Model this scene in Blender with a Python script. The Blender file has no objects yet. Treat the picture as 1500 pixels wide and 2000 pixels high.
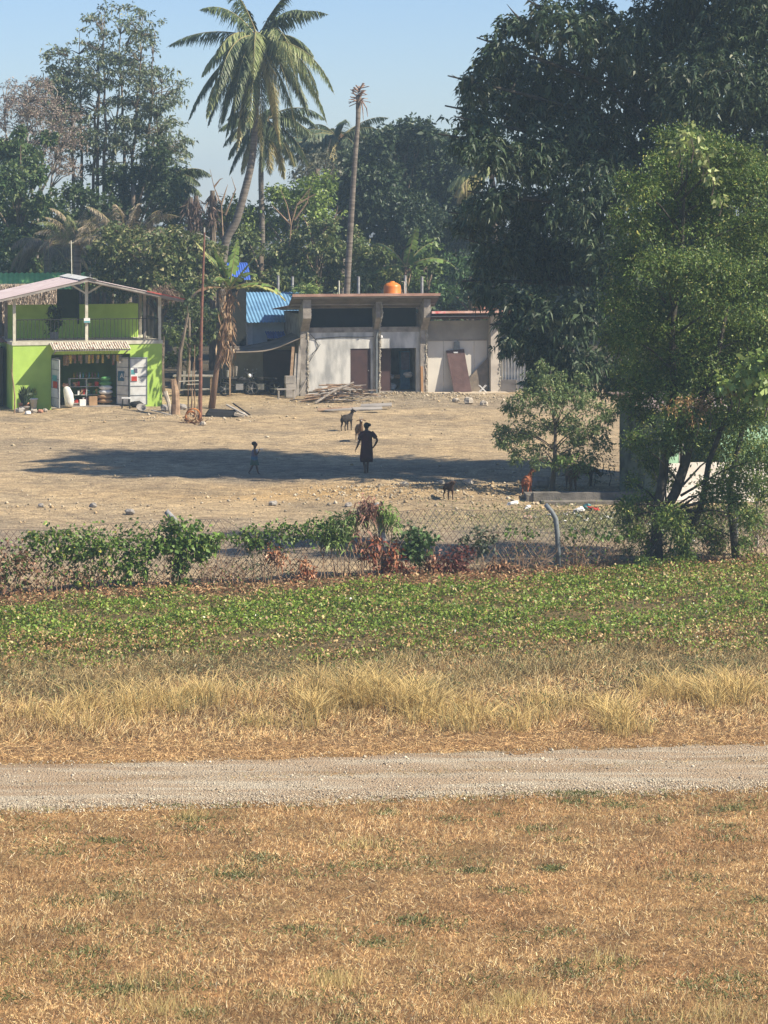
import bpy, bmesh, math, random
import numpy as np
from mathutils import Vector
random.seed(5)
RG = np.random.default_rng(11)
S = bpy.context.scene
COL = S.collection
F, H, CX, CY = 5200.0, 8.6, 750.0, 400.0          # focal length and horizon of the photograph, in its pixels

def WX(px, Y): return (px-CX)*Y/F
def WZ(py, Y): return H-(py-CY)*Y/F
def DD(py): return H*F/(py-CY)
def W(px, py, Y): return np.array([WX(px, Y), Y, WZ(py, Y)])

# ------------------------------------------------------------------ terrain
BUMPS = [(-12.3, 110.6, 1.2, .6, .18), (2.2, 118.3, 4.5, 1.1, .22), (1.8, 79.5, 3.2, 2.0, .20), (-.3, 82.6, 2.2, 1.0, .14),
         (4.6, 86.5, 2.5, 2.0, .15), (-5.5, 71.8, 2.2, .7, .10), (-9.5, 75, 3, 1.2, .08), (-1.5, 116.2, 2.2, 1.0, .10), (-7.6, 108, 2.0, 1.0, .08)]
def hf(x, y):
    x = np.asarray(x, float); y = np.asarray(y, float)
    z = .03*np.sin(x*.9+y*.33)+.025*np.sin(x*.37-y*.8+1)+.015*np.sin(x*2.1+y*1.7)+.012*np.sin(x*3.7-y*2.9)
    for bx, by, rx, ry, h in BUMPS:
        z = z+h*np.exp(-((x-bx)/rx)**2-((y-by)/ry)**2)
    m = np.clip((y-45)/10, .25, 1)
    far = np.clip((160-y)/30, 0, 1)
    return z*m*far
def hz(x, y): return float(hf(x, y))
def fence_y(x): return 58.6+(x+8.4)*.345 if x > -12 else 58.6-3.6*.345
def fence_ya(x): return 58.6+(np.maximum(x, -14)+8.4)*.345
def road_c(x): return 40.05+x*.135

# ------------------------------------------------------------------ naming
def tag(o, label=None, cat=None, group=None, kind=None):
    if label: o['label'] = label
    if cat: o['category'] = cat
    if group: o['group'] = group
    if kind: o['kind'] = kind
    return o
def thing(name, label, cat, loc=(0, 0, 0), rz=0, group=None):
    o = bpy.data.objects.new(name, None); COL.objects.link(o)
    o.empty_display_size = .2
    o.location = loc; o.rotation_euler = (0, 0, rz)
    return tag(o, label, cat, group)
def link(name, me, mat=None, parent=None):
    o = bpy.data.objects.new(name, me); COL.objects.link(o)
    if mat: me.materials.append(mat)
    if parent: o.parent = parent
    return o

# ------------------------------------------------------------------ materials
def newmat(name):
    m = bpy.data.materials.new(name); m.use_nodes = True
    nt = m.node_tree; return m, nt, nt.nodes['Principled BSDF']
def mat(name, c, c2=None, scale=4, rough=.8, bump=.2, bscale=None, metal=0, detail=6, lo=.35, hi=.65, stretch=None, spec=.3):
    m, nt, b = newmat(name)
    b.inputs['Roughness'].default_value = rough; b.inputs['Metallic'].default_value = metal
    b.inputs['Specular IOR Level'].default_value = spec
    tc = nt.nodes.new('ShaderNodeTexCoord'); n = nt.nodes.new('ShaderNodeTexNoise')
    n.inputs['Scale'].default_value = scale; n.inputs['Detail'].default_value = detail
    src = tc.outputs['Object']
    if stretch:
        mp = nt.nodes.new('ShaderNodeMapping'); mp.inputs['Scale'].default_value = stretch
        nt.links.new(src, mp.inputs['Vector']); src = mp.outputs['Vector']
    nt.links.new(src, n.inputs['Vector'])
    r = nt.nodes.new('ShaderNodeValToRGB')
    r.color_ramp.elements[0].position = lo; r.color_ramp.elements[1].position = hi
    c2 = c2 or tuple(v*.7 for v in c)
    r.color_ramp.elements[0].color = (*c2, 1); r.color_ramp.elements[1].color = (*c, 1)
    nt.links.new(n.outputs['Fac'], r.inputs['Fac']); nt.links.new(r.outputs['Color'], b.inputs['Base Color'])
    if bump:
        n2 = nt.nodes.new('ShaderNodeTexNoise'); n2.inputs['Scale'].default_value = bscale or scale*6; n2.inputs['Detail'].default_value = 8
        nt.links.new(src, n2.inputs['Vector'])
        bp = nt.nodes.new('ShaderNodeBump'); bp.inputs['Strength'].default_value = bump; bp.inputs['Distance'].default_value = .05
        nt.links.new(n2.outputs['Fac'], bp.inputs['Height']); nt.links.new(bp.outputs['Normal'], b.inputs['Normal'])
    return m
def leafmat(name, trans=.25, rough=.5, spec=.4):
    m, nt, b = newmat(name)
    a = nt.nodes.new('ShaderNodeAttribute'); a.attribute_name = 'tint'
    nt.links.new(a.outputs['Color'], b.inputs['Base Color'])
    b.inputs['Roughness'].default_value = rough; b.inputs['Specular IOR Level'].default_value = spec
    t = nt.nodes.new('ShaderNodeBsdfTranslucent'); mx = nt.nodes.new('ShaderNodeMixShader'); mx.inputs['Fac'].default_value = trans
    nt.links.new(a.outputs['Color'], t.inputs['Color'])
    nt.links.new(b.outputs[0], mx.inputs[1]); nt.links.new(t.outputs[0], mx.inputs[2])
    nt.links.new(mx.outputs[0], nt.nodes['Material Output'].inputs['Surface'])
    return m
LEAF = leafmat('leaf'); GLOSSY = leafmat('glossy_leaf', .2, .48, .4); DRY = leafmat('dry_leaf', .15, .8, .15)
BARK = mat('bark', (.20, .16, .12), (.09, .07, .05), 6, .95, .6, 20, stretch=(1, 1, .3))
PALMBARK = mat('palm_bark', (.22, .19, .155), (.10, .085, .07), 2, .95, .5, 10, stretch=(.5, .5, 5))
PALEBARK = mat('pale_bark', (.42, .38, .33), (.22, .19, .16), 6, .95, .5, 20)
CONC = mat('bare_concrete', (.34, .31, .27), (.19, .17, .15), 3, .95, .5, 25)
WHITEWASH = mat('stained_whitewash', (.58, .575, .54), (.30, .305, .30), 1.3, .9, .25, 30, lo=.36, hi=.58, stretch=(1.6, 1, .6))
GREYRENDER = mat('grey_render', (.31, .29, .255), (.23, .215, .19), 1.5, .92, .15, 30)
WHITEPANEL = mat('white_panel', (.60, .57, .50), (.52, .49, .43), 1.5, .7, .05)
GREENWALL = mat('lime_wall', (.41, .60, .12), (.33, .50, .095), 1.6, .85, .15, 20, lo=.3, hi=.6)
CREAM = mat('cream_paint', (.62, .60, .48), (.45, .42, .33), 4, .7, .05)
RUST = mat('rusty_sheet', (.36, .22, .16), (.20, .10, .065), 2.5, .8, .1, 20)
RUSTYPOLE = mat('rusty_pole', (.22, .10, .07), (.12, .06, .045), 5, .7, .1)
BLACKIRON = mat('black_iron', (.03, .03, .03), None, 8, .5, 0)
BROWNDOOR = mat('maroon_door', (.075, .04, .038), (.05, .028, .027), 2, .6, .05)
WOOD = mat('weathered_wood', (.36, .25, .16), (.2, .13, .085), 5, .9, .3, 25)
GREYWOOD = mat('grey_board', (.36, .33, .29), (.22, .2, .18), 3, .95, .3, 20, stretch=(.5, 3, 1))
BLUEROOF = mat('blue_sheet', (.17, .34, .50), (.12, .25, .40), 2, .45, .05, spec=.5)
DEEPBLUE = mat('deep_blue_sheet', (.05, .13, .48), (.04, .1, .38), 2, .45, .05, spec=.5)
GREENROOF = mat('green_sheet', (.30, .62, .20), (.22, .52, .16), 2, .5, .05)
PINKROOF = mat('faded_red_sheet', (.56, .48, .47), (.46, .37, .36), 1.5, .5, .05, spec=.5)
REDTRIM = mat('red_trim', (.50, .10, .08), (.35, .08, .07), 3, .6, .05)
WHITEMETAL = mat('white_metal', (.66, .67, .64), (.5, .5, .47), 4, .5, .05)
ORANGE = mat('orange_plastic', (.72, .22, .025), (.6, .17, .02), 2, .4, .03, spec=.5)
BLACK = mat('black_rubber', (.02, .02, .02), None, 8, .7, .05)
STONE = mat('pale_stone', (.52, .46, .37), (.33, .29, .23), 6, .95, .5, 25)
GREYSTONE = mat('grey_stone', (.34, .32, .29), (.22, .2, .18), 6, .95, .5, 25)
THATCH = mat('thatch', (.42, .34, .25), (.16, .13, .10), 9, 1, .9, 25, stretch=(4, 1, .6))
TARP = mat('brown_tarp', (.22, .18, .14), (.15, .12, .09), 2, .9, .2, 9)
SKIN_D = mat('dark_skin', (.10, .055, .035), (.085, .045, .03), 8, .55, 0)
HAIR = mat('black_hair', (.012, .011, .012), None, 20, .6, .3)
MAROON = mat('maroon_cloth', (.07, .02, .025), (.045, .015, .02), 6, .9, .2)
BLUECLOTH = mat('blue_cloth', (.06, .16, .24), (.04, .10, .17), 8, .9, .2)
GREYCLOTH = mat('grey_cloth', (.12, .12, .17), (.08, .08, .12), 8, .9, .2)
GREENCLOTH = mat('green_cloth', (.07, .12, .09), (.05, .09, .07), 8, .9, .2)
FUR_BLACK = mat('black_fur', (.03, .024, .02), None, 12, .9, .3)
FUR_BROWN = mat('brown_fur', (.17, .10, .055), (.10, .06, .035), 8, .9, .3)
FUR_DARK = mat('dark_brown_fur', (.06, .035, .024), None, 12, .9, .3)
FUR_RED = mat('chestnut_fur', (.30, .10, .045), (.16, .055, .03), 5, .9, .3)
FUR_WHITE = mat('white_fur', (.6, .55, .48), None, 12, .9, .3)
TERRACOTTA = mat('terracotta', (.5, .25, .16), None, 6, .8, .1)
WHITE = mat('white_plastic', (.78, .78, .76), (.68, .68, .66), 3, .5, .02)
REDP = mat('red_plastic', (.55, .06, .04), None, 3, .5, .02)
CYAN = mat('cyan_plastic', (.12, .4, .42), None, 3, .5, .02)
CARD = mat('cardboard', (.42, .27, .15), None, 3, .9, .05)
GREENPACK = mat('green_pack', (.12, .34, .12), None, 3, .6, .02)
YELLOWP = mat('yellow_pack', (.6, .42, .1), None, 3, .6, .02)
CHROME = mat('dull_metal', (.5, .5, .5), None, 6, .35, .02, metal=.8)
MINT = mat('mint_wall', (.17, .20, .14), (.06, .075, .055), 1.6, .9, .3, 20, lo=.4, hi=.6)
OFFWHITE = mat('chalk_wall', (.82, .76, .68), (.66, .6, .52), 1.6, .9, .2, 20)
GALV = mat('galvanised_post', (.20, .225, .24), (.14, .155, .16), 5, .6, .1)
CONCPOST = mat('concrete_post', (.36, .36, .36), (.2, .2, .2), 5, .9, .3)
WIRE = mat('fence_wire', (.12, .115, .11), (.16, .10, .07), 3, .6, 0)

# ------------------------------------------------------------------ mesh helpers
class MB:
    def __init__(s): s.v = []; s.f = []
    def add(s, vs, fs):
        o = len(s.v); s.v += [tuple(map(float, p)) for p in vs]; s.f += [tuple(i+o for i in f) for f in fs]; return s
    def box(s, x0, x1, y0, y1, z0, z1):
        vs = [(x, y, z) for z in (z0, z1) for y in (y0, y1) for x in (x0, x1)]
        return s.add(vs, [(0, 2, 3, 1), (4, 5, 7, 6), (0, 1, 5, 4), (2, 6, 7, 3), (0, 4, 6, 2), (1, 3, 7, 5)])
    def hexa(s, a, b):       # two quads (4 points each) joined
        return s.add(list(a)+list(b), [(3, 2, 1, 0), (4, 5, 6, 7), (0, 1, 5, 4), (1, 2, 6, 5), (2, 3, 7, 6), (3, 0, 4, 7)])
    def bar(s, p, q, w, t=None):
        t = t or w; p = Vector(p); q = Vector(q); d = (q-p).normalized()
        up = Vector((0, 0, 1)) if abs(d.z) < .9 else Vector((0, 1, 0))
        a = d.cross(up).normalized()*w/2; b = a.cross(d).normalized()*t/2
        return s.hexa([p-a-b, p+a-b, p+a+b, p-a+b], [q-a-b, q+a-b, q+a+b, q-a+b])
    def tube(s, pts, rad, n=7, cap=True, wob=0):
        pts = [Vector(p) for p in pts]
        if not hasattr(rad, '__len__'): rad = [rad]*len(pts)
        o = len(s.v); ref = None
        for i, p in enumerate(pts):
            d = (pts[min(i+1, len(pts)-1)]-pts[max(i-1, 0)]).normalized()
            if ref is None: ref = Vector((1, 0, 0)) if abs(d.x) < .8 else Vector((0, 1, 0))
            a = (ref-d*ref.dot(d)).normalized(); ref = a; b = d.cross(a)
            for k in range(n):
                t = 2*math.pi*k/n; r = rad[i]*(1+wob*random.uniform(-1, 1))
                s.v.append(tuple(p+a*math.cos(t)*r+b*math.sin(t)*r))
        for i in range(len(pts)-1):
            for k in range(n):
                s.f.append((o+i*n+k, o+i*n+(k+1) % n, o+(i+1)*n+(k+1) % n, o+(i+1)*n+k))
        if cap:
            s.f.append(tuple(o+k for k in range(n))[::-1]); e = o+(len(pts)-1)*n; s.f.append(tuple(e+k for k in range(n)))
        return s
    def lathe(s, prof, c=(0, 0, 0), n=16, sx=1, sy=1):
        o = len(s.v)
        for r, z in prof:
            for k in range(n):
                t = 2*math.pi*k/n; s.v.append((c[0]+r*math.cos(t)*sx, c[1]+r*math.sin(t)*sy, c[2]+z))
        for i in range(len(prof)-1):
            for k in range(n): s.f.append((o+i*n+k, o+i*n+(k+1) % n, o+(i+1)*n+(k+1) % n, o+(i+1)*n+k))
        s.f.append(tuple(o+k for k in range(n))[::-1]); e = o+(len(prof)-1)*n; s.f.append(tuple(e+k for k in range(n)))
        return s
    def blob(s, c, r, rough=.18, n=7):
        me = []; o = len(s.v); rx, ry, rz = r if hasattr(r, '__len__') else (r, r, r)
        for i in range(1, n-1):
            ph = math.pi*i/(n-1)
            for k in range(n+1):
                t = 2*math.pi*k/(n+1); q = 1+random.uniform(-rough, rough)
                s.v.append((c[0]+rx*q*math.sin(ph)*math.cos(t), c[1]+ry*q*math.sin(ph)*math.sin(t), c[2]+rz*q*math.cos(ph)))
        m = n+1
        for i in range(n-3):
            for k in range(m): s.f.append((o+i*m+k, o+i*m+(k+1) % m, o+(i+1)*m+(k+1) % m, o+(i+1)*m+k))
        s.f.append(tuple(o+k for k in range(m))); e = o+(n-3)*m; s.f.append(tuple(e+k for k in range(m))[::-1])
        return s
    def ellipsoid(s, c, r, n=10):
        return s.blob(c, r, 0, n)
    def corr(s, o, du, dv, pitch=.1, amp=.018, thick=.006):
        o = Vector(o); du = Vector(du); dv = Vector(dv); nrm = du.cross(dv).normalized(); L = du.length
        k = max(8, int(L/pitch*6)); b = len(s.v); rows = 3
        for side in (1, -1):
            for j in range(rows):
                for i in range(k+1):
                    h = amp*math.sin(2*math.pi*i/6)
                    s.v.append(tuple(o+du*(i/k)+dv*(j/(rows-1))+nrm*(h+side*thick/2)))
        q = rows*(k+1)
        for j in range(rows-1):
            for i in range(k):
                a = b+j*(k+1)+i
                s.f.append((a, a+1, a+k+2, a+k+1)); s.f.append((a+q+k+1, a+q+k+2, a+q+1, a+q))
        for i in range(k):
            for j in (0, rows-1):
                a = b+j*(k+1)+i; s.f.append((a+1, a, a+q, a+q+1) if j == 0 else (a, a+1, a+q+1, a+q))
        for j in range(rows-1):
            for i in (0, k):
                a = b+j*(k+1)+i; s.f.append((a, a+k+1, a+k+1+q, a+q))
        return s
    def build(s, name, m, parent=None, smooth=False):
        me = bpy.data.meshes.new(name); me.from_pydata(s.v, [], s.f); me.update()
        if smooth: me.polygons.foreach_set('use_smooth', [True]*len(me.polygons))
        return link(name, me, m, parent)

def quads_mesh(name, V, C, m, parent=None, base=None):
    """V (n,4,3) leaf quads; C (n,3) their own colours"""
    n = len(V); me = bpy.data.meshes.new(name)
    if base is not None: V = V-np.asarray(base)
    me.vertices.add(4*n); me.vertices.foreach_set('co', V.reshape(-1).astype(np.float32))
    me.loops.add(4*n); me.loops.foreach_set('vertex_index', np.arange(4*n, dtype=np.int32))
    me.polygons.add(n); me.polygons.foreach_set('loop_start', np.arange(0, 4*n, 4, dtype=np.int32))
    try: me.polygons.foreach_set('loop_total', np.full(n, 4, dtype=np.int32))
    except Exception: pass
    a = me.attributes.new('tint', 'FLOAT_COLOR', 'POINT')
    c4 = np.ones((n, 4, 4), np.float32); c4[:, :, :3] = C[:, None, :]
    a.data.foreach_set('color', c4.reshape(-1))
    me.update(calc_edges=True)
    return link(name, me, m, parent)
def unit(v): return v/np.maximum(np.linalg.norm(v, axis=-1, keepdims=True), 1e-9)
def pick(pal, n, wts=None, jit=.15):
    pal = np.array(pal, float); i = RG.choice(len(pal), n, p=None if wts is None else np.array(wts)/sum(wts))
    return np.clip(pal[i]*(1+RG.normal(0, jit, (n, 1))), .005, 1)
def leaves(P, D, L, Wd, fold=.0, droop=.0):
    """P base points, D directions, L lengths, Wd widths"""
    n = len(P); D = unit(D); r = RG.normal(0, 1, (n, 3)); r[:, 2] += .0
    S_ = unit(np.cross(D, r)); N_ = np.cross(S_, D)
    L = np.broadcast_to(L, (n,))[:, None]; Wd = np.broadcast_to(Wd, (n,))[:, None]
    V = np.empty((n, 4, 3)); V[:, 0] = P
    V[:, 1] = P+D*L*.45+S_*Wd*.5+N_*fold*Wd; V[:, 3] = P+D*L*.45-S_*Wd*.5+N_*fold*Wd
    V[:, 2] = P+D*L; V[:, 2, 2] -= (L*droop)[:, 0]
    return V
def clumps_px(lst, Y, dy=1.5, flat=.85):
    """(px, py, radius in px[, depth offset]) -> world clumps"""
    out = []
    for c in lst:
        off = c[3] if len(c) > 3 else random.uniform(-dy, dy)
        y = Y+off; r = c[2]*y/F
        out.append((W(c[0], c[1], y), np.array([r, r*1.05, r*flat])))
    return out
def crown(clumps, dens, per, L, Wd, droop, pal, wts=None, groups=12, gr=.33, fill=.35, outw=1.0, rnd=.8, tips_jit=None, updown=0.0, core=0):
    """leaf rosettes on twig tips, gathered into sprays over each clump"""
    Ps, Ds, Cs = [], [], []
    for c, r in clumps:
        G = max(4, int(groups*RG.uniform(.7, 1.3)))
        gd = unit(RG.normal(0, 1, (G, 3))); gc = gd*RG.uniform(.45, 1.0, (G, 1))
        nt = max(10, int(dens*(r[0]*r[2])*12))
        gi = RG.integers(0, G, nt)
        t = gc[gi]+RG.normal(0, gr, (nt, 3))*np.array([1, 1, .7])
        k = RG.random(nt) < fill
        t[k] = unit(RG.normal(0, 1, (k.sum(), 3)))*RG.random((k.sum(), 1))**.33*.95
        gt = RG.normal(1, .16, (G, 1)); 
        out = unit(t)
        P = c+t*r
        P = np.repeat(P, per, 0); O = np.repeat(out, per, 0)
        D = O*outw+RG.normal(0, rnd, (len(P), 3)); D[:, 2] += updown
        P = P+RG.normal(0, (tips_jit if tips_jit is not None else L*.15), P.shape)
        Ps.append(P); Ds.append(D)
        cc = pick(pal, len(P), wts, .12)*np.repeat(gt[gi], per, 0)
        Cs.append(np.clip(cc, .004, 1))
    P = np.concatenate(Ps); D = np.concatenate(Ds); C = np.concatenate(Cs)
    n = len(P); Ls = L*RG.uniform(.6, 1.25, n); Ws = Wd*RG.uniform(.7, 1.25, n)
    if core:
        Q = []
        for c, r in clumps:
            k = int(core*r[0]*r[2]*12)+1; Q.append(c+unit(RG.normal(0, 1, (k, 3)))*RG.random((k, 1))**.4*.72*r)
        Q = np.concatenate(Q); k = len(Q); P = np.concatenate([P, Q]); D = np.concatenate([D, RG.normal(0, 1, (k, 3))]); C = np.concatenate([C, pick(pal, k, wts, .12)])
        Ls = np.concatenate([Ls, L*RG.uniform(1.2, 2.0, k)]); Ws = np.concatenate([Ws, np.full(k, max(Wd*2.2, L*.6))])
    return leaves(P, D, Ls, Ws, .15, droop), C
def limbs(mb, base, top, clumps, r0, r1=.03, n=7, bend=.15, maxn=14):
    """tapered trunk from base to top and limbs from it to the clump centres"""
    base = Vector(base); top = Vector(top); L = (top-base).length
    k = 7; pts = []
    for i in range(k):
        t = i/(k-1); p = base.lerp(top, t)
        p += Vector((math.sin(t*3.1+base.x)*bend*.25*L*.3, math.cos(t*2.3+base.y)*bend*.2*L*.3, 0))*math.sin(math.pi*t); pts.append(p)
    rr = [r0*(1.25 if i == 0 else 1)*(1-.55*i/(k-1)) for i in range(k)]
    mb.tube(pts, rr, n+2, wob=.05)
    cl = clumps if len(clumps) <= maxn else random.sample(clumps, maxn)
    for c, r in cl:
        c = Vector(c); t = min(.95, max(.3, (c.z-base.z)/max(.1, (top.z-base.z))*.7)); j = min(k-2, int(t*(k-1)))
        a = pts[j].lerp(pts[j+1], t*(k-1)-j)
        mid = a.lerp(c, .5)+Vector((0, 0, (c-a).length*.12)); e = c+(c-a)*.1
        ra = rr[j]*.45
        mb.tube([a, a.lerp(mid, .5)+Vector((0, 0, .03)), mid, mid.lerp(e, .5)+Vector((0, 0, .03)), e], [ra, ra*.8, ra*.6, ra*.4, max(.01, ra*.15)], 5, wob=.05)
        for q in range(3):
            s = mid.lerp(e, random.random()); d = Vector((random.uniform(-1, 1), random.uniform(-1, 1), random.uniform(-.2, 1))).normalized()
            mb.tube([s, s+d*float(r[0])*.45, s+d*float(r[0])*.95+Vector((0, 0, .05))], [ra*.3, ra*.18, .006], 4)
def tree(name, label, cat, base, top, clumps, r0, dens, per, L, Wd, droop, pal, wts=None, leafm=None, bark=None, group=None, maxn=14, **kw):
    b = (base[0], base[1], hz(base[0], base[1])-.05)
    root = thing(name, label, cat, b, group=group)
    mb = MB(); limbs(mb, (0, 0, 0), Vector(top)-Vector(b), [(np.array(c)-np.array(b), r) for c, r in clumps], r0, maxn=maxn)
    mb.build('trunk', bark or BARK, root, True)
    V, C = crown(clumps, dens, per, L, Wd, droop, pal, wts, **kw)
    quads_mesh('crown', V, C, leafm or LEAF, root, b)
    return root

# ------------------------------------------------------------------ world, sun, camera
az, el = Vector((.72, -.25)), math.radians(41)
rot = math.atan2(az.x, az.y)
w = bpy.data.worlds.new('World'); S.world = w; w.use_nodes = True
nt = w.node_tree; bg = nt.nodes['Background']
sky = nt.nodes.new('ShaderNodeTexSky'); sky.sky_type = 'NISHITA'; sky.sun_disc = False
sky.sun_elevation = el; sky.sun_rotation = rot; sky.air_density = 1.0; sky.dust_density = .1; sky.ozone_density = 5.0; sky.altitude = 10
skm = nt.nodes.new('ShaderNodeMix'); skm.data_type = 'RGBA'; skm.blend_type = 'MULTIPLY'; skm.inputs[0].default_value = 1; skm.inputs[7].default_value = (.83, .845, .98, 1)
nt.links.new(sky.outputs[0], skm.inputs[6]); nt.links.new(skm.outputs[2], bg.inputs['Color']); bg.inputs['Strength'].default_value = .08
sl = bpy.data.lights.new('sun', 'SUN'); sl.energy = 5.0; sl.angle = math.radians(.5); sl.color = (1, .89, .72)
so = bpy.data.objects.new('sun', sl); COL.objects.link(so)
sd = Vector((az.normalized().x*math.cos(el), az.normalized().y*math.cos(el), math.sin(el)))
so.rotation_euler = sd.to_track_quat('Z', 'Y').to_euler(); so.location = (60, -20, 60)
cam = bpy.data.cameras.new('camera'); co = bpy.data.objects.new('camera', cam); COL.objects.link(co)
cam.sensor_fit = 'VERTICAL'; cam.sensor_height = 36; cam.lens = F*36/2000; cam.shift_y = -(1000-CY)/2000; cam.clip_end = 5000; cam.clip_start = .5
co.location = (0, 0, H); co.rotation_euler = (math.radians(90), 0, 0); S.camera = co
S.view_settings.view_transform = 'Standard'; S.view_settings.look = 'None'; S.view_settings.gamma = 1; S.view_settings.exposure = .88
S.cycles.max_bounces = 6; S.cycles.volume_bounces = 0; S.cycles.transparent_max_bounces = 8
# haze
hb = MB().box(-760, 760, -60, 1160, -1.5, 27)
hm = bpy.data.materials.new('haze'); hm.use_nodes = True; hn = hm.node_tree
for n_ in list(hn.nodes):
    if n_.type != 'OUTPUT_MATERIAL': hn.nodes.remove(n_)
pv = hn.nodes.new('ShaderNodeVolumePrincipled'); pv.inputs['Color'].default_value = (.62, .84, .98, 1); pv.inputs['Density'].default_value = .0008
pv.inputs['Anisotropy'].default_value = .2
hn.links.new(pv.outputs[0], hn.nodes['Material Output'].inputs['Volume'])
tag(hb.build('haze', hm), 'thin bluish haze over the whole place', 'haze', kind='stuff')

# ------------------------------------------------------------------ ground
def ground():
    xs = np.concatenate([np.linspace(-700, -30, 12)[:-1], np.linspace(-30, -17, 14)[:-1], np.arange(-17, 17, .25), np.linspace(17, 30, 14), np.linspace(30, 700, 12)[1:]])
    ys = np.concatenate([np.linspace(-50, 26, 6)[:-1], np.arange(26, 128, .25), np.linspace(128, 200, 30), np.linspace(200, 1150, 12)[1:]])
    X, Y = np.meshgrid(xs, ys); Z = hf(X, Y)+RG.normal(0, .006, X.shape)*(Y < 128)
    nx, ny = len(xs), len(ys)
    me = bpy.data.meshes.new('ground'); v = np.stack([X, Y, Z], -1).reshape(-1, 3)
    i = np.arange((nx-1)*(ny-1)); r_, c_ = i//(nx-1), i % (nx-1); a = r_*nx+c_
    fs = np.stack([a, a+1, a+nx+1, a+nx], 1)
    me.vertices.add(len(v)); me.vertices.foreach_set('co', v.reshape(-1).astype(np.float32))
    me.loops.add(4*len(fs)); me.loops.foreach_set('vertex_index', fs.reshape(-1).astype(np.int32))
    me.polygons.add(len(fs)); me.polygons.foreach_set('loop_start', np.arange(0, 4*len(fs), 4, dtype=np.int32))
    me.polygons.foreach_set('use_smooth', np.ones(len(fs), bool))
    def n2(x, y, s, k): return np.sin(x*s+k)*np.cos(y*s*1.3+k*2)+.5*np.sin(x*s*2.3+y*s*1.9+k*3)+.5*np.cos(x*s*1.1-y*s*2.7+k)
    C = np.zeros((ny, nx, 3)); C[:] = (.33, .205, .10)
    def lay(col, mask):
        m = np.clip(mask, 0, 1)[..., None]; C[:] = C*(1-m)+np.array(col)*m
    lay((.28, .19, .105), np.clip((Y-(road_c(X)+1.9))/.4, 0, 1))
    lay((.17, .135, .07), np.clip((Y-(46.5+X*.1)+.5*n2(X, Y, .6, 1))/1.5, 0, 1))
    fy = fence_ya(X)
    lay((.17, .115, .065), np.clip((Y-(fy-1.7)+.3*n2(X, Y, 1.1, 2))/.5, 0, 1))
    lay((.44, .345, .22), np.clip((Y-(fy+.2)+.2*n2(X, Y, 1, 3))/.8, 0, 1))
    yard = np.clip((Y-fy-1)/1, 0, 1)*np.clip((124-Y)/6, 0, 1)
    lay((.31, .26, .19), yard*np.clip(n2(X, Y, .16, 5)*.6, 0, .8))
    lay((.50, .34, .16), yard*np.exp(-((X+1.5)/5)**2-((Y-79.5)/2.2)**2)*.9)
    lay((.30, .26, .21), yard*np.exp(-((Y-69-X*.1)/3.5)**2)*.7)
    lay((.52, .41, .26), yard*(np.exp(-((Y-98.3)/1.0)**2)+np.exp(-((Y-101.2)/.6)**2)*.5)*.8)
    lay((.26, .215, .155), yard*np.clip(n2(X, Y, .45, 11)*.5-.15, 0, .6))
    lay((.50, .40, .26), yard*np.clip(n2(X, Y*1.6, .3, 17)*.5-.2, 0, .6))
    lay((.22, .24, .10), yard*np.exp(-((X-6)/3.5)**2-((Y-72.5)/2.6)**2)*.75)
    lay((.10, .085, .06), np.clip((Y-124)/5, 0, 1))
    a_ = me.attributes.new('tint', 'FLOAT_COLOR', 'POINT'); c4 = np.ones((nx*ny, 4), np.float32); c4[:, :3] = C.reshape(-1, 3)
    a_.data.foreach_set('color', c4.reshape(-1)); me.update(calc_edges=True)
    m, nt, b = newmat('earth'); b.inputs['Roughness'].default_value = 1; b.inputs['Specular IOR Level'].default_value = .1
    at = nt.nodes.new('ShaderNodeAttribute'); at.attribute_name = 'tint'
    tc = nt.nodes.new('ShaderNodeTexCoord')
    def noise(sc, det=8, st=None):
        n = nt.nodes.new('ShaderNodeTexNoise'); n.inputs['Scale'].default_value = sc; n.inputs['Detail'].default_value = det; n.inputs['Roughness'].default_value = .65
        if st:
            mp = nt.nodes.new('ShaderNodeMapping'); mp.inputs['Scale'].default_value = st
            nt.links.new(tc.outputs['Object'], mp.inputs['Vector']); nt.links.new(mp.outputs[0], n.inputs['Vector'])
        else: nt.links.new(tc.outputs['Object'], n.inputs['Vector'])
        return n
    def ramp(src, a0, a1, p0=.3, p1=.7):
        r = nt.nodes.new('ShaderNodeValToRGB'); r.color_ramp.elements[0].position = p0; r.color_ramp.elements[1].position = p1
        r.color_ramp.elements[0].color = (*a0, 1); r.color_ramp.elements[1].color = (*a1, 1); nt.links.new(src.outputs['Fac'], r.inputs['Fac']); return r
    def mul(x, y):
        q = nt.nodes.new('ShaderNodeMix'); q.data_type = 'RGBA'; q.blend_type = 'MULTIPLY'; q.inputs[0].default_value = 1
        nt.links.new(x, q.inputs[6]); nt.links.new(y, q.inputs[7]); return q.outputs[2]
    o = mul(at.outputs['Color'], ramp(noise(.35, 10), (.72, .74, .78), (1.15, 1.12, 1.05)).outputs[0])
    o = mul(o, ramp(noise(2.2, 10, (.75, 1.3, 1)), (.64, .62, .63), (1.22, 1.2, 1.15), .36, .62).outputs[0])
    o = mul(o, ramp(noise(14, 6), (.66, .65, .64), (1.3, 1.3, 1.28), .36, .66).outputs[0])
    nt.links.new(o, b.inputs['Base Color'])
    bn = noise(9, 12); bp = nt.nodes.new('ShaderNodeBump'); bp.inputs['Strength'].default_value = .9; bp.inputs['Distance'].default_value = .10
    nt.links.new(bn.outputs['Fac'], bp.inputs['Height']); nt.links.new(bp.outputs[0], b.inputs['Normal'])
    tag(link('ground', me, m), kind='structure')
ground()

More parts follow.
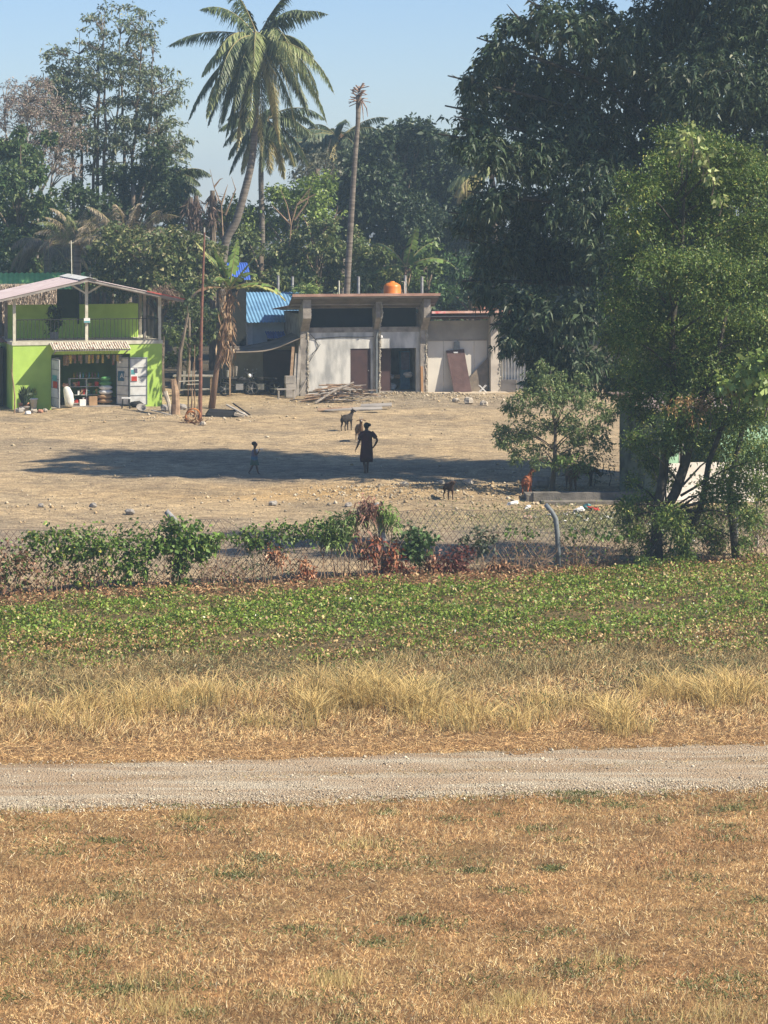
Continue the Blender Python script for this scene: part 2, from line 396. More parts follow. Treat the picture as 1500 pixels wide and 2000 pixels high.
# gravel road
def road():
    xs = np.arange(-30, 30, .12); rows = 15; V = []; C = []
    for j in range(rows):
        t = j/(rows-1)*2-1
        e = 1.75*t+(.09*np.sin(xs*1.7)+.07*np.sin(xs*4.3+1)+.05*np.sin(xs*9))*abs(t)**6
        y = road_c(xs)+e; V.append(np.stack([xs, y, hf(xs, y)+.012-.02*abs(t)**8+.012*np.sin(xs*5+j)*.3], 1))
    V = np.concatenate(V); n = len(xs); fs = [(j*n+i, j*n+i+1, (j+1)*n+i+1, (j+1)*n+i) for j in range(rows-1) for i in range(n-1)]
    me = bpy.data.meshes.new('gravel_road'); me.from_pydata(V.tolist(), [], fs); me.polygons.foreach_set('use_smooth', [True]*len(fs))
    m, nt, b = newmat('gravel'); b.inputs['Roughness'].default_value = 1
    tc = nt.nodes.new('ShaderNodeTexCoord')
    vo = nt.nodes.new('ShaderNodeTexVoronoi'); vo.inputs['Scale'].default_value = 32
    nt.links.new(tc.outputs['Object'], vo.inputs['Vector'])
    r = nt.nodes.new('ShaderNodeValToRGB'); r.color_ramp.elements[0].color = (.31, .26, .18, 1); r.color_ramp.elements[1].color = (.50, .43, .31, 1)
    sp = nt.nodes.new('ShaderNodeSeparateColor'); nt.links.new(vo.outputs['Color'], sp.inputs[0]); nt.links.new(sp.outputs[0], r.inputs[0])
    mp = nt.nodes.new('ShaderNodeMapping'); mp.inputs['Scale'].default_value = (.18, 1.3, 1); mp.inputs['Rotation'].default_value = (0, 0, -.135)
    nt.links.new(tc.outputs['Object'], mp.inputs['Vector'])
    n1 = nt.nodes.new('ShaderNodeTexNoise'); n1.inputs['Scale'].default_value = 2.2; n1.inputs['Detail'].default_value = 9; nt.links.new(mp.outputs[0], n1.inputs['Vector'])
    r2 = nt.nodes.new('ShaderNodeValToRGB'); r2.color_ramp.elements[0].position = .44; r2.color_ramp.elements[1].position = .60
    r2.color_ramp.elements[0].color = (1, 1, 1, 1); r2.color_ramp.elements[1].color = (0, 0, 0, 1); nt.links.new(n1.outputs['Fac'], r2.inputs[0])
    mx = nt.nodes.new('ShaderNodeMix'); mx.data_type = 'RGBA'; nt.links.new(r2.outputs[0], mx.inputs[0]); nt.links.new(r.outputs[0], mx.inputs[6]); mx.inputs[7].default_value = (.34, .25, .155, 1)
    at = nt.nodes.new('ShaderNodeAttribute'); at.attribute_name = 'tint'; mm = nt.nodes.new('ShaderNodeMix'); mm.data_type = 'RGBA'; mm.blend_type = 'MULTIPLY'; mm.inputs[0].default_value = 1
    nt.links.new(mx.outputs[2], mm.inputs[6]); nt.links.new(at.outputs['Color'], mm.inputs[7]); nt.links.new(mm.outputs[2], b.inputs['Base Color'])
    ta = me.attributes.new('tint', 'FLOAT_COLOR', 'POINT'); cc = np.ones((rows*n, 4), np.float32)
    for j in range(rows):
        t = j/(rows-1)*2-1; wob = t+.12*np.sin(xs*.8)+.07*np.sin(xs*2.3)
        q = np.clip(1-np.abs(wob-.15)/.22, 0, 1)*.42+np.clip((np.abs(wob)-.72)/.2, 0, 1)*(.45 if t > 0 else .12)
        cc[j*n:(j+1)*n, :3] = 1-q[:, None]*np.array([.45, .58, .72])
    ta.data.foreach_set('color', cc.reshape(-1))
    bp = nt.nodes.new('ShaderNodeBump'); bp.inputs['Strength'].default_value = .8; bp.inputs['Distance'].default_value = .03
    nt.links.new(vo.outputs['Distance'], bp.inputs['Height']); bp.invert = True; nt.links.new(bp.outputs[0], b.inputs['Normal'])
    tag(link('gravel_road', me, m), kind='structure')
road()

def pebbles(name, label, P, R, C, cat='gravel'):
    """many small faceted stones as one mesh"""
    n = len(P); base = np.array([[1, 0, 0], [-.5, .87, 0], [-.5, -.87, 0], [.1, .1, .75], [0, 0, -.5]])
    ang = RG.uniform(0, 6.28, n); ca, sa = np.cos(ang), np.sin(ang)
    J = base[None]*(1+RG.normal(0, .2, (n, 5, 3)))
    Vx = J[..., 0]*ca[:, None]-J[..., 1]*sa[:, None]; Vy = J[..., 0]*sa[:, None]+J[..., 1]*ca[:, None]
    V = np.stack([Vx, Vy, J[..., 2]], -1)*R[:, None, None]+P[:, None]
    tri = [(0, 1, 3), (1, 2, 3), (2, 0, 3), (1, 0, 4), (2, 1, 4), (0, 2, 4)]
    idx = (np.arange(n)[:, None, None]*5+np.array(tri)[None]).reshape(-1, 3)
    me = bpy.data.meshes.new(name); me.vertices.add(5*n); me.vertices.foreach_set('co', V.reshape(-1).astype(np.float32))
    me.loops.add(3*len(idx)); me.loops.foreach_set('vertex_index', idx.reshape(-1).astype(np.int32))
    me.polygons.add(len(idx)); me.polygons.foreach_set('loop_start', np.arange(0, 3*len(idx), 3, dtype=np.int32))
    a = me.attributes.new('tint', 'FLOAT_COLOR', 'POINT'); c4 = np.ones((n, 5, 4), np.float32); c4[:, :, :3] = C[:, None]
    a.data.foreach_set('color', c4.reshape(-1)); me.update(calc_edges=True)
    return tag(link(name, me, DRY), label, cat, kind='stuff')
n = 16000
x = RG.uniform(-8, 8, n); t = np.where(RG.random(n) < .55, RG.normal(-1.35, .3, n), RG.uniform(-1.8, 1.8, n)); t = np.clip(t, -1.85, 1.85)
y = road_c(x)+t
pebbles('gravel', 'loose pale gravel strewn over the road', np.stack([x, y, hf(x, y)+.015], 1), RG.uniform(.007, .02, n)*np.where(RG.random(n) < .03, 2, 1),
        pick([(.56, .49, .36), (.44, .37, .27), (.30, .25, .19), (.64, .57, .44)], n))
# rubble in the yard
def scat(cx, cy, sx, sy, n): return np.stack([RG.normal(cx, sx, n), RG.normal(cy, sy, n)], 1)
XY = np.concatenate([scat(1.8, 79.0, 2.6, 1.5, 3800), scat(2.6, 118, 2.4, .8, 2600), scat(4.8, 82.5, 2.0, 2.0, 600), scat(-7.6, 107.3, 1.6, .8, 500), scat(-2, 114.5, 3, 1, 500), scat(5.5, 73, 2.5, 2.2, 700),
                     scat(-5.5, 71.8, 1.6, .5, 140), scat(-9, 75, 3.0, 2.2, 420), scat(-12, 84.5, 2.5, 1.6, 160), scat(-7, 76, 3, 2, 200), np.stack([RG.uniform(-15, 15, 1500), RG.uniform(62, 118, 1500)], 1)])
fy = fence_ya(XY[:, 0]); XY = XY[XY[:, 1] > fy+.8]
XY = XY[(XY[:, 1] < 119.2)]
n = len(XY); R = np.clip(RG.lognormal(-3.95, .6, n), .009, .10)
pebbles('rubble', 'broken stone rubble scattered over the bare yard', np.column_stack([XY, hf(XY[:, 0], XY[:, 1])+R*.2]), R, pick([(.46, .38, .26), (.40, .33, .22), (.54, .47, .35), (.28, .24, .18), (.48, .36, .21)], n), cat='rubble')

def rock(label, x, y, r, m=STONE, group='larger stones lying on the yard'):
    o = MB().blob((0, 0, r*.45), (r, r*.8, r*.62), .2, 6).build('rock', m); o.location = (x, y, hz(x, y)); o.rotation_euler.z = random.random()*6
    return tag(o, label, 'rock', group)
for lab, px, py, r, m_ in [('round pale boulder beside the dark brown goat kid', 862, 963, .13, STONE), ('pale boulder at the left edge of the rubble heap', 790, 963, .15, STONE), ('grey stone on the bare sand left of the rubble heap', 681, 990, .12, GREYSTONE),
    ('rounded grey stone leading a line of stones on the left of the yard', 182, 994, .13, GREYSTONE), ('dark flat stone at the right end of the line of stones', 254, 1005, .16, GREYSTONE), ('small dark stone left of the line of stones', 80, 995, .1, GREYSTONE),
    ('flat grey stone lying alone right of the middle of the yard', 533, 990, .14, GREYSTONE), ('pale block of stone among the rubble near the shrub', 915, 955, .18, STONE), ('big pointed grey stone beside the trunk of the small tree', 1056, 958, .34, GREYSTONE),
    ('white stone by the charred boards near the pole', 474, 812, .14, STONE), ('cream stone at the foot of the rusty pole', 396, 830, .16, STONE), ('long pale stone before the green shop corner', 355, 800, .25, GREYSTONE), ('long grey stone between stump and rusty pole', 325, 803, .28, GREYSTONE),
    ('white rock chunk in front of the white panel unit', 915, 788, .3, STONE), ('pale rock chunk on the rubble before the right column', 945, 790, .22, STONE), ('small pale rock in front of the bench', 890, 786, .2, STONE)]:
    Y = DD(py); rock(lab, WX(px, Y), Y, r, m_)

# ------------------------------------------------------------------ grass and creepers (nobody could count them)
STRAW = [(.90, .66, .32), (.82, .55, .25), (.62, .37, .18), (.26, .155, .075), (.92, .74, .42), (.72, .53, .25), (.17, .10, .05)]
def pnoise(x, y, s, k): return np.sin(x*s+k)*np.cos(y*s*1.27+2*k)+.6*np.sin(x*s*2.1-y*s*1.7+k*3)+.4*np.cos(x*s*3.7+y*s*3.1+k)
def blades(x, y, L, Wd, lean, z0=0., updir=1.0, pal=STRAW, wts=None, jit=.15):
    n = len(x); P = np.stack([x, y, hf(x, y)+z0], 1); a = RG.uniform(0, 2*np.pi, n)
    D = np.stack([np.cos(a)*lean, np.sin(a)*lean*.8, np.full(n, updir)*RG.uniform(.5, 1, n)], 1)
    D = unit(D); S_ = unit(np.cross(D, np.stack([RG.normal(0, .3, n), np.ones(n), RG.normal(0, .3, n)], 1)))
    L = L[:, None]; Wd = Wd[:, None]; V = np.empty((n, 4, 3))
    V[:, 0] = P-S_*Wd*.5; V[:, 1] = P+S_*Wd*.5
    V[:, 2] = P+D*L+S_*Wd*.15; V[:, 3] = P+D*L-S_*Wd*.15; V[:, 2:, 2] -= (L*.12*lean[:, None] if hasattr(lean, '__len__') else L*.12*lean)
    return V, pick(pal, n, wts, jit)
def foreground():
    n = 215000; y = 27.3+(RG.random(n)**1.15)*13; x = RG.uniform(-1, 1, n)*(.153*y+1.3)
    k = (y < road_c(x)-1.62+.12*pnoise(x, y, 2.1, 1)); x, y = x[k], y[k]; n = len(x)
    dens = pnoise(x, y, .9, 2); up = RG.random(n) < .22+.15*pnoise(x, y, .5, 7)
    L = np.where(up, RG.uniform(.03, .085, n), RG.uniform(.05, .16, n))*(1+.3*np.clip(pnoise(x, y, 1.6, 9), -1, 1)); Wd = RG.uniform(.003, .008, n)
    lean = np.where(up, RG.uniform(.1, .8, n), RG.uniform(4, 14, n))
    V, C = blades(x, y, L, Wd, lean, z0=.004)
    V[:, :, 2] += (RG.random(n)*.03)[:, None]
    red = np.clip(pnoise(x, y, .8, 4)*.5, 0, .7)[:, None]; C = C*(1-red)+C*np.array([.78, .62, .6])*red
    dk = np.clip(pnoise(x, y, 1.7, 6)*.6, 0, .7)[:, None]; C = C*(1-.6*dk)
    hl = np.clip(pnoise(x, y, .7, 15)*.5-.1, 0, .6)[:, None]; C = C*(1+.45*hl); ol = np.clip(pnoise(x, y, 1.1, 51)*.6-.35, 0, .5)[:, None]; C = C*(1-ol)+np.array([.26, .22, .10])*ol
    tag(quads_mesh('dry_grass', V, C, DRY), 'short parched straw coloured grass in the foreground', 'grass', kind='stuff')
    m = 11000; x = RG.uniform(-6.2, 6.2, m); y = 27.3+RG.random(m)*12.5; k = y < road_c(x)-1.7; x, y = x[k], y[k]; m = len(x)
    V, C = blades(x, y, RG.uniform(.12, .38, m), RG.uniform(.004, .007, m), RG.uniform(5, 16, m), .03, pal=[(.86, .68, .40), (.74, .55, .30), (.92, .78, .52)])
    V[:, :, 2] += (RG.random(m)*.03)[:, None]
    tag(quads_mesh('straw_stalks', V, C, DRY), 'long pale straw stalks lying loose over the parched grass', 'straw', kind='stuff')
    # low green weeds in patches
    xs, ys = [], []
    for _ in range(95):
        cy = 27.5+RG.random()**1.1*11.5; cx = RG.uniform(-1, 1)*.15*cy; k = int(RG.uniform(30, 200)); s = RG.uniform(.06, .26)
        xs.append(RG.normal(cx, s*1.6, k)); ys.append(RG.normal(cy, s*1.2, k))
    for px, py, k, s in [(620, 1950, 250, .25), (380, 1602, 160, .16), (960, 1560, 300, .5), (1240, 1552, 260, .5), (700, 1690, 160, .2), (1420, 1640, 160, .2)]:
        cy = DD(py); cx = WX(px, cy); xs.append(RG.normal(cx, s*1.6, k)); ys.append(RG.normal(cy, s*.7, k))
    x = np.concatenate(xs); y = np.concatenate(ys); k = y < road_c(x)-1.5; x, y = x[k], y[k]; n = len(x)
    V, C = blades(x, y, RG.uniform(.03, .09, n), RG.uniform(.008, .018, n), RG.uniform(.3, 2.2, n), .01, pal=[(.15, .18, .06), (.20, .22, .075), (.12, .15, .06), (.26, .25, .10)])
    tag(quads_mesh('weeds', V, C, LEAF), 'small dusty green weeds dotted through the dry grass', 'weeds', kind='stuff')
    # pale upright dry tufts in foreground
    xs, ys = [], []
    for px, py, k, s in [(650, 1925, 260, .16), (300, 1975, 300, .3), (1010, 1960, 240, .16), (950, 1985, 160, .2), (700, 1655, 120, .2), (370, 1600, 120, .13), (1180, 1880, 80, .2), (80, 1900, 90, .3), (1400, 1990, 120, .2), (280, 1930, 150, .25)]:
        cy = DD(py); cx = WX(px, cy); xs.append(RG.normal(cx, s, k)); ys.append(RG.normal(cy, s*.7, k))
    x = np.concatenate(xs); y = np.concatenate(ys); n = len(x)
    V, C = blades(x, y, RG.uniform(.08, .22, n), RG.uniform(.004, .008, n), RG.uniform(.05, .7, n), 0, pal=[(.66, .52, .24), (.6, .46, .2), (.5, .42, .17)])
    tag(quads_mesh('grass_tufts', V, C, DRY), 'pale yellow wisps of grass standing in the foreground', 'grass', kind='stuff')
foreground()
def roadgrass():
    xs, ys = [], []
    for px, py, k, sx in [(900, 1508, 500, 1.2), (1180, 1498, 380, 1.0), (1350, 1490, 260, .9), (620, 1516, 380, 1.0), (250, 1522, 260, .8), (80, 1530, 200, .7), (750, 1512, 260, .7), (1480, 1488, 200, .5), (450, 1520, 200, .6)]:
        cy = DD(py); cx = WX(px, cy); xs.append(RG.normal(cx, sx*.6, k)); ys.append(RG.normal(cy, .10, k)+(xs[-1]-cx)*.135)
    m = 5200; x = RG.uniform(-7.5, 7.5, m); t = np.where(RG.random(m) < .5, 1, -1)*(1.75-np.abs(RG.normal(0, .14, m))); xs.append(x); ys.append(road_c(x)+t)
    x = np.concatenate(xs); y = np.concatenate(ys); m = len(x)
    V, C = blades(x, y, RG.uniform(.03, .12, m), RG.uniform(.004, .008, m), RG.uniform(.6, 8, m), .012, pal=[(.60, .42, .2), (.46, .30, .14), (.34, .22, .11), (.3, .27, .12)])
    tag(quads_mesh('road_grass', V, C, DRY), 'wisps of dry grass creeping over the middle and edges of the gravel road', 'grass', kind='stuff')
roadgrass()
def verge():
    n = 130000; x = RG.uniform(-9.5, 9.8, n); y0 = road_c(x)+1.62+.15*pnoise(x, x, 2.0, 2); y = y0+RG.random(n)**1.25*9.5
    L = RG.uniform(.05, .17, n)*np.clip((y-y0)/1.6+.25, .25, 1.3)*np.clip(.95+.4*pnoise(x, y, .8, 44), .4, 1.4); lean = np.where(y-y0 < 1.4, RG.uniform(1.5, 9, n), RG.uniform(.2, 2.2, n))
    V, C = blades(x, y, L, RG.uniform(.006, .013, n), lean, 0, pal=STRAW)
    gm = np.clip((y-46-x*.1)/4+.5*pnoise(x, y, .9, 3)+.7*np.clip(pnoise(x, y, .75, 41)-.25, 0, 1)*(y-y0 > 1.3), 0, 1)[:, None]*.58*(.4+RG.random((n, 1))*.8)
    C = C*(1-gm)+np.array([.22, .205, .09])*(.7+RG.random((n, 1))*.6)*gm
    dk = np.clip(pnoise(x, y, 1.2, 8)*.5, 0, .5)[:, None]; C = C*(1-.6*dk)
    tag(quads_mesh('verge_grass', V, C, DRY), 'knee high brown and olive grass beyond the gravel road', 'grass', kind='stuff')
    m = 42000; x = RG.uniform(-8.6, 8.9, m); y0 = road_c(x)+1.58+.12*pnoise(x, x, 2.0, 2); y = y0+np.abs(RG.normal(0, 1, m))*1.25
    V, C = blades(x, y, RG.uniform(.06, .24, m), RG.uniform(.005, .009, m), RG.uniform(2.5, 14, m), .01, pal=[(.78, .56, .28), (.64, .42, .2), (.5, .31, .15), (.3, .19, .1)])
    V[:, :, 2] += (RG.random(m)*.06)[:, None]
    tag(quads_mesh('flattened_straw', V, C, DRY), 'flattened orange straw along the far edge of the gravel road', 'straw', kind='stuff')
    # tall blond tufts
    P = []
    spec = [(40, 1425, .5, 500, .55), (230, 1415, 1.0, 1700, .8), (330, 1400, .5, 700, .6), (430, 1390, .7, 900, .7), (500, 1440, .4, 300, .5), (600, 1425, .35, 900, .85), (690, 1400, .6, 2200, .95), (780, 1400, .6, 2000, .9), (830, 1420, .3, 500, .8),
            (935, 1440, .55, 1300, .65), (880, 1415, .3, 400, .6), (1160, 1415, .6, 1200, .7), (1220, 1440, .5, 1000, .7), (1350, 1390, .7, 1600, .75), (1430, 1380, .5, 1500, .8), (1490, 1370, .3, 500, .6), (130, 1440, .4, 400, .45), (1040, 1400, .5, 400, .5)]
    Vs, Cs = [], []
    for px, py, s, k, h in spec:
        cy = DD(py)+.8; cx = WX(px, cy)
        ns = max(5, int(s*22)); sx = RG.normal(cx, s*.6, ns); sy = RG.normal(cy+.1, .5, ns); hs = RG.uniform(.55, 1.1, ns); i = RG.integers(0, ns, int(k*.5))
        ox = RG.normal(0, .10, len(i)); oy = RG.normal(0, .10, len(i))
        xx, yy = sx[i]+ox, sy[i]+oy; nn = len(i)
        P0 = np.stack([xx, yy, hf(xx, yy)], 1); D = np.stack([ox*1.6+RG.normal(0, .2, nn)+.12*np.sin(xx*2.1), oy*1.5+RG.normal(0, .2, nn), np.ones(nn)], 1); D = unit(D)
        L = (h*.76*hs[i]*RG.uniform(.35, 1.08, nn))[:, None]; S_ = np.tile([[1., .15, 0]], (nn, 1))*RG.uniform(.003, .006, (nn, 1))
        mid = P0+D*L*.6; tip = P0+D*L+np.stack([ox*3*L[:, 0]+RG.normal(0, .06, nn), oy*2, -.12*L[:, 0]*np.ones(nn)], 1)
        V1 = np.stack([P0-S_, P0+S_, mid+S_*.8, mid-S_*.8], 1); V2 = np.stack([mid-S_*.8, mid+S_*.8, tip+S_*.5, tip-S_*.5], 1)
        C = pick([(.62, .46, .18), (.70, .52, .22), (.52, .37, .15), (.40, .29, .13), (.28, .24, .11)], nn)
        Vs += [V1, V2]; Cs += [C, C]
    tag(quads_mesh('tall_grass', np.concatenate(Vs), np.concatenate(Cs), DRY), 'tall blond grass tufts standing along the far side of the road', 'grass', kind='stuff')
    # scruffy low weeds
    n = 15000; x = RG.uniform(-9.5, 9.8, n); y = RG.uniform(43.6, 51.5, n); k = pnoise(x, y, 1.0, 12)-.1+np.clip((y-46)/5, -.5, 1) > .1; x, y = x[k], y[k]; n = len(x)
    P = np.stack([x, y, hf(x, y)+RG.random(n)*.13], 1); D = RG.normal(0, 1, (n, 3)); D[:, 2] = np.abs(D[:, 2])+.2
    V = leaves(P, D, RG.uniform(.04, .09, n), RG.uniform(.015, .035, n), .1)
    tag(quads_mesh('scrub', V, pick([(.16, .19, .065), (.22, .22, .09), (.12, .15, .055), (.30, .24, .12)], n), LEAF), 'low olive scrub between the blond grass and the creepers', 'weeds', kind='stuff')
verge()
def creeper():
    n = 165000; x = RG.uniform(-10.3, 11.3, n); fy = fence_ya(x); lo = 50.2+.12*x+.7*pnoise(x, x*0+2, .8, 1); hi = fy-1.75+.4*pnoise(x, x*0, 1.3, 5)
    hi = hi+np.clip((x-2)/6, 0, 1)*1.2
    y = lo+(hi-lo)*RG.random(n)
    d = pnoise(x, y, 1.3, 3); edge = np.minimum((y-lo)/1.8, (hi-y)/.5); low = np.clip((y-lo)/(hi-lo+.01), 0, 1); k = RG.random(n) < np.clip(edge+.25, 0, 1)*np.clip(.78+d*.38+.35*pnoise(x, y, .55, 21)+.35*(low-.4), .08, 1)
    x, y, d = x[k], y[k], d[k]; n = len(x)
    hgt = .05+.13*np.clip(pnoise(x, y, 2.1, 9)+.6, 0, 2)
    P = np.stack([x, y, hf(x, y)+RG.random(n)*hgt], 1); D = RG.normal(0, 1, (n, 3)); D[:, 2] = np.abs(D[:, 2])*.7+.15; D[:, 1] -= .2
    V = leaves(P, D, RG.uniform(.025, .095, n), RG.uniform(.022, .065, n), .12, .05)
    C = pick([(.16, .26, .035), (.23, .33, .045), (.10, .17, .025), (.30, .38, .07), (.32, .27, .09)], n, [3, 3, 2, 1.5, .8])
    br = (RG.random(n) < .13+.30*np.clip(-d, 0, 1)+np.clip((54-y)/6, 0, .4)+.45*np.clip(pnoise(x, y, .7, 31)*.6, 0, 1)*np.clip((x-1)/4+.35, 0, 1)); C[br] = pick([(.44, .27, .12), (.32, .18, .08), (.60, .46, .22), (.24, .2, .09)], br.sum())
    fl = RG.random(n) < .0012; C[fl] = (.85, .85, .75)
    tag(quads_mesh('creeper', V, C, LEAF), 'bright green creeper carpeting the strip before the fence', 'creeper', kind='stuff')
    # dead leaves along the foot of the fence
    n = 9000; x = RG.uniform(-10, 11, n); y = fence_ya(x)-1.1+RG.normal(0, .45, n); y += np.where(x > 3.5, .35, 0)
    P = np.stack([x, y, hf(x, y)+RG.random(n)*.12], 1); D = RG.normal(0, 1, (n, 3)); D[:, 2] = np.abs(D[:, 2])*.5
    C = pick([(.42, .24, .12), (.30, .15, .08), (.5, .36, .2), (.22, .12, .07), (.16, .17, .07)], n)
    tag(quads_mesh('leaf_litter', leaves(P, D, RG.uniform(.04, .12, n), RG.uniform(.02, .05, n), .15), C, DRY), 'dead brown leaves gathered under the fence', 'leaf litter', kind='stuff')
    n = 5200; x = RG.normal(6.3, 2.6, n); y = RG.normal(72, 2.6, n); k = y > fence_ya(x)+.6; x, y = x[k], y[k]; n = len(x)
    P = np.stack([x, y, hf(x, y)+RG.random(n)*.08], 1); D = RG.normal(0, 1, (n, 3)); D[:, 2] = np.abs(D[:, 2])+.2
    tag(quads_mesh('yard_weeds', leaves(P, D, RG.uniform(.04, .11, n), RG.uniform(.02, .05, n), .1), pick([(.15, .17, .06), (.2, .2, .08), (.1, .13, .05)], n), LEAF), 'thin green weeds among the litter behind the fence', 'weeds', kind='stuff')
creeper()

# ================================================================== GREEN SHOP
R15 = math.radians(15)
def local(root):          # world -> local frame of a rotated root
    m = root.matrix_basis.inverted()
    return lambda p: m @ Vector(p)
gy = 111.8; gx = WX(25, gy)
shop = thing('shop_house', 'lime green two storey roadside shop with open upper terrace and pinkish tin roof', 'house', (gx, gy, 0), R15)
Wd, Dp, Fl = 6.35, 5.2, 2.83
w_ = MB()
w_.box(0, 1.62, 0, .15, -.2, Fl-.14); w_.box(4.98, Wd, 0, .15, -.2, Fl-.14); w_.box(1.62, 4.98, 0, .15, 2.28, Fl-.14)
w_.box(0, .15, .15, Dp, -.2, Fl-.14); w_.box(Wd-.15, Wd, .15, Dp, -.2, Fl-.14); w_.box(.15, Wd-.15, Dp-.15, Dp, -.2, Fl-.14)
w_.build('wall', GREENWALL, shop)
MB().box(-.03, Wd+.03, -.03, Dp+.03, Fl-.14, Fl).build('floor_slab', CREAM, shop)
MB().box(.15, Wd-.15, .15, Dp-.15, .0, .08).build('shop_floor', CONC, shop)
b = MB(); b.box(.12, 2.3, 3.1, 3.24, Fl, Fl+1.45); b.box(2.3, 3.25, 3.1, 3.24, Fl, Fl+.85); b.box(3.25, 5.85, 3.1, 3.24, Fl, Fl+1.45); b.box(5.71, 5.85, 3.24, 4.9, Fl, Fl+1.45)
b.build('terrace_wall', GREENWALL, shop)
b = MB(); b.box(2.3, 3.25, 3.08, 3.2, Fl+.85, Fl+2.1); b.box(2.3, 2.38, 3.0, 3.08, Fl+.6, Fl+2.1); b.box(3.17, 3.25, 3.0, 3.08, Fl+.6, Fl+2.1)
b.build('terrace_door', mat('dark_green_board', (.035, .06, .035), None, 4, .8, .05), shop)
RZ, EZ = 5.48, 4.58; rx0, rxm, rx1 = -.95, 3.12, 7.2
def roofz(u): return RZ-(RZ-EZ)*abs(u-rxm)/(rx1-rxm)
for (u, v) in [(.07, .07), (3.12, .07), (Wd-.1, .07), (.07, 2.9), (Wd-.55, 1.2), (Wd-.1, 4.9), (.07, 4.9)]:
    MB().box(u-.06, u+.06, v-.06, v+.06, Fl, roofz(u)-.06).build('terrace_post', CREAM if v < 1 else CONC, shop)
b = MB(); b.bar((3.12, .07, Fl+2.0), (2.45, .07, roofz(2.45)-.1), .07); b.bar((3.12, .07, Fl+2.0), (3.8, .07, roofz(3.8)-.1), .07); b.build('brace', CREAM, shop)
r = MB()
r.corr((rx0, -.55, EZ), (0, Dp+.9, 0), (rxm-rx0, 0, RZ-EZ), .2, .02); r.build('roof_sheet', PINKROOF, shop)
r = MB(); r.corr((rxm, -.55, RZ), (0, Dp+.9, 0), (rx1-rxm, 0, EZ-RZ), .2, .02); r.build('roof_sheet', PINKROOF, shop)
r = MB(); r.bar((rx0, -.5, EZ-.07), (rxm, -.5, RZ-.07), .05, .10); r.bar((rxm, -.5, RZ-.07), (rx1, -.5, EZ-.07), .05, .10)
for v in (.07, 2.4, 4.8): r.bar((rx0+.1, v, EZ-.09), (rxm, v, RZ-.1), .06, .09); r.bar((rxm, v, RZ-.1), (rx1-.1, v, EZ-.09), .06, .09)
r.build('rafter', GREYWOOD, shop)
MB().bar((rx1-1.6, -.56, roofz(rx1-1.6)+.01), (rx1+.02, -.56, EZ+.01), .02, .05).build('edge_strip', REDTRIM, shop)
r = MB(); r.corr((rxm-.38, -.6, RZ-.03), (0, Dp+1, 0), (.38, 0, .10), .3, .01); r.corr((rxm, -.6, RZ+.07), (0, Dp+1, 0), (.38, 0, -.10), .3, .01); r.build('ridge_cap', WHITEMETAL, shop)
def railing(u0, u1):
    rb = MB(); rb.bar((u0, .05, Fl+.93), (u1, .05, Fl+.93), .035); rb.bar((u0, .05, Fl+.1), (u1, .05, Fl+.1), .03)
    k = int((u1-u0)/.155)
    for i in range(k+1):
        u = u0+(u1-u0)*i/k; rb.bar((u, .05, Fl+.08), (u, .05, Fl+.93), .02)
    rb.build('railing', BLACKIRON, shop)
railing(.15, 3.05); railing(3.2, Wd-.16)
b = MB(); b.bar((Wd-.1, .2, Fl+.93), (Wd-.1, 3, Fl+.93), .035)
for i in range(16): b.bar((Wd-.1, .2+i*.18, Fl), (Wd-.1, .2+i*.18, Fl+.93), .02)
b.build('railing', BLACKIRON, shop)
b = MB(); b.box(2.99, 3.25, -.09, -.02, Fl+.78, Fl+.98); b.build('post_sign', WHITE, shop)
MB().box(3.0, 3.24, -.095, -.09, Fl+.79, Fl+.86).build('sign_band', CYAN, shop)
a_ = MB(); a_.corr((1.55, .0, 2.80), (3.3, 0, 0), (0, -.98, -.25), .105, .022); a_.build('awning', mat('rust_streaked_tin', (.62, .57, .48), (.28, .17, .12), 3, .6, .05, stretch=(6, 1, 1), lo=.38, hi=.5), shop)
b = MB(); b.box(1.62, 4.82, -.94, -.89, 2.47, 2.53); b.bar((1.7, 0, 2.3), (1.7, -.9, 2.49), .04); b.bar((4.75, 0, 2.3), (4.75, -.9, 2.49), .04); b.build('awning_frame', GREYWOOD, shop)
# folding shutter leaves
def shutter(p0, p1, name='shutter_leaf'):
    p0 = Vector(p0); p1 = Vector(p1); d = (p1-p0).normalized(); nn = Vector((d.y, -d.x, 0)); w0 = (p1-p0).length
    b = MB(); up = Vector((0, 0, 1)); q = [p0, p1, p1+up*2.02, p0+up*2.02]
    b.hexa([v for v in q], [v+nn*.03 for v in q]); o = b.build(name, WHITEMETAL, shop)
    b = MB()
    for k in range(6):
        z = .02+k*.392; b.bar(p0+up*z+nn*.035, p1+up*z+nn*.035, .025, .025)
    b.bar(p0+nn*.035, p0+nn*.035+up*2.02, .03, .03); b.bar(p1+nn*.035, p1+nn*.035+up*2.02, .03, .03); b.build('leaf_frame', GALV, o)
    return o, p0, d, nn
s1 = shutter((1.66, -.02, .1), (1.83, -1.08, .1)); s1b = shutter((1.69, .16, .1), (2.0, .6, .1))
s2 = shutter((4.95, -.05, .1), (5.68, -.07, .1)); s2b = shutter((4.5, .5, .1), (4.93, .02, .1))
def patch(sh, u0, u1, z0, z1, m, name='poster', off=.055):
    o, p0, d, nn = sh; up = Vector((0, 0, 1)); a = p0+d*u0+nn*off; b2 = p0+d*u1+nn*off
    q = [a+up*z0, b2+up*z0, b2+up*z1, a+up*z1]; return MB().hexa(q, [v+nn*.004 for v in q]).build(name, m, o)
patch(s2, .03, .34, 1.02, 1.58, WHITE); patch(s2, .06, .30, 1.02, 1.22, REDP, 'poster_print', .062); patch(s2, .05, .22, 1.3, 1.5, CYAN, 'poster_print', .062); patch(s2, .16, .32, 1.36, 1.56, GREYCLOTH, 'poster_print', .062)
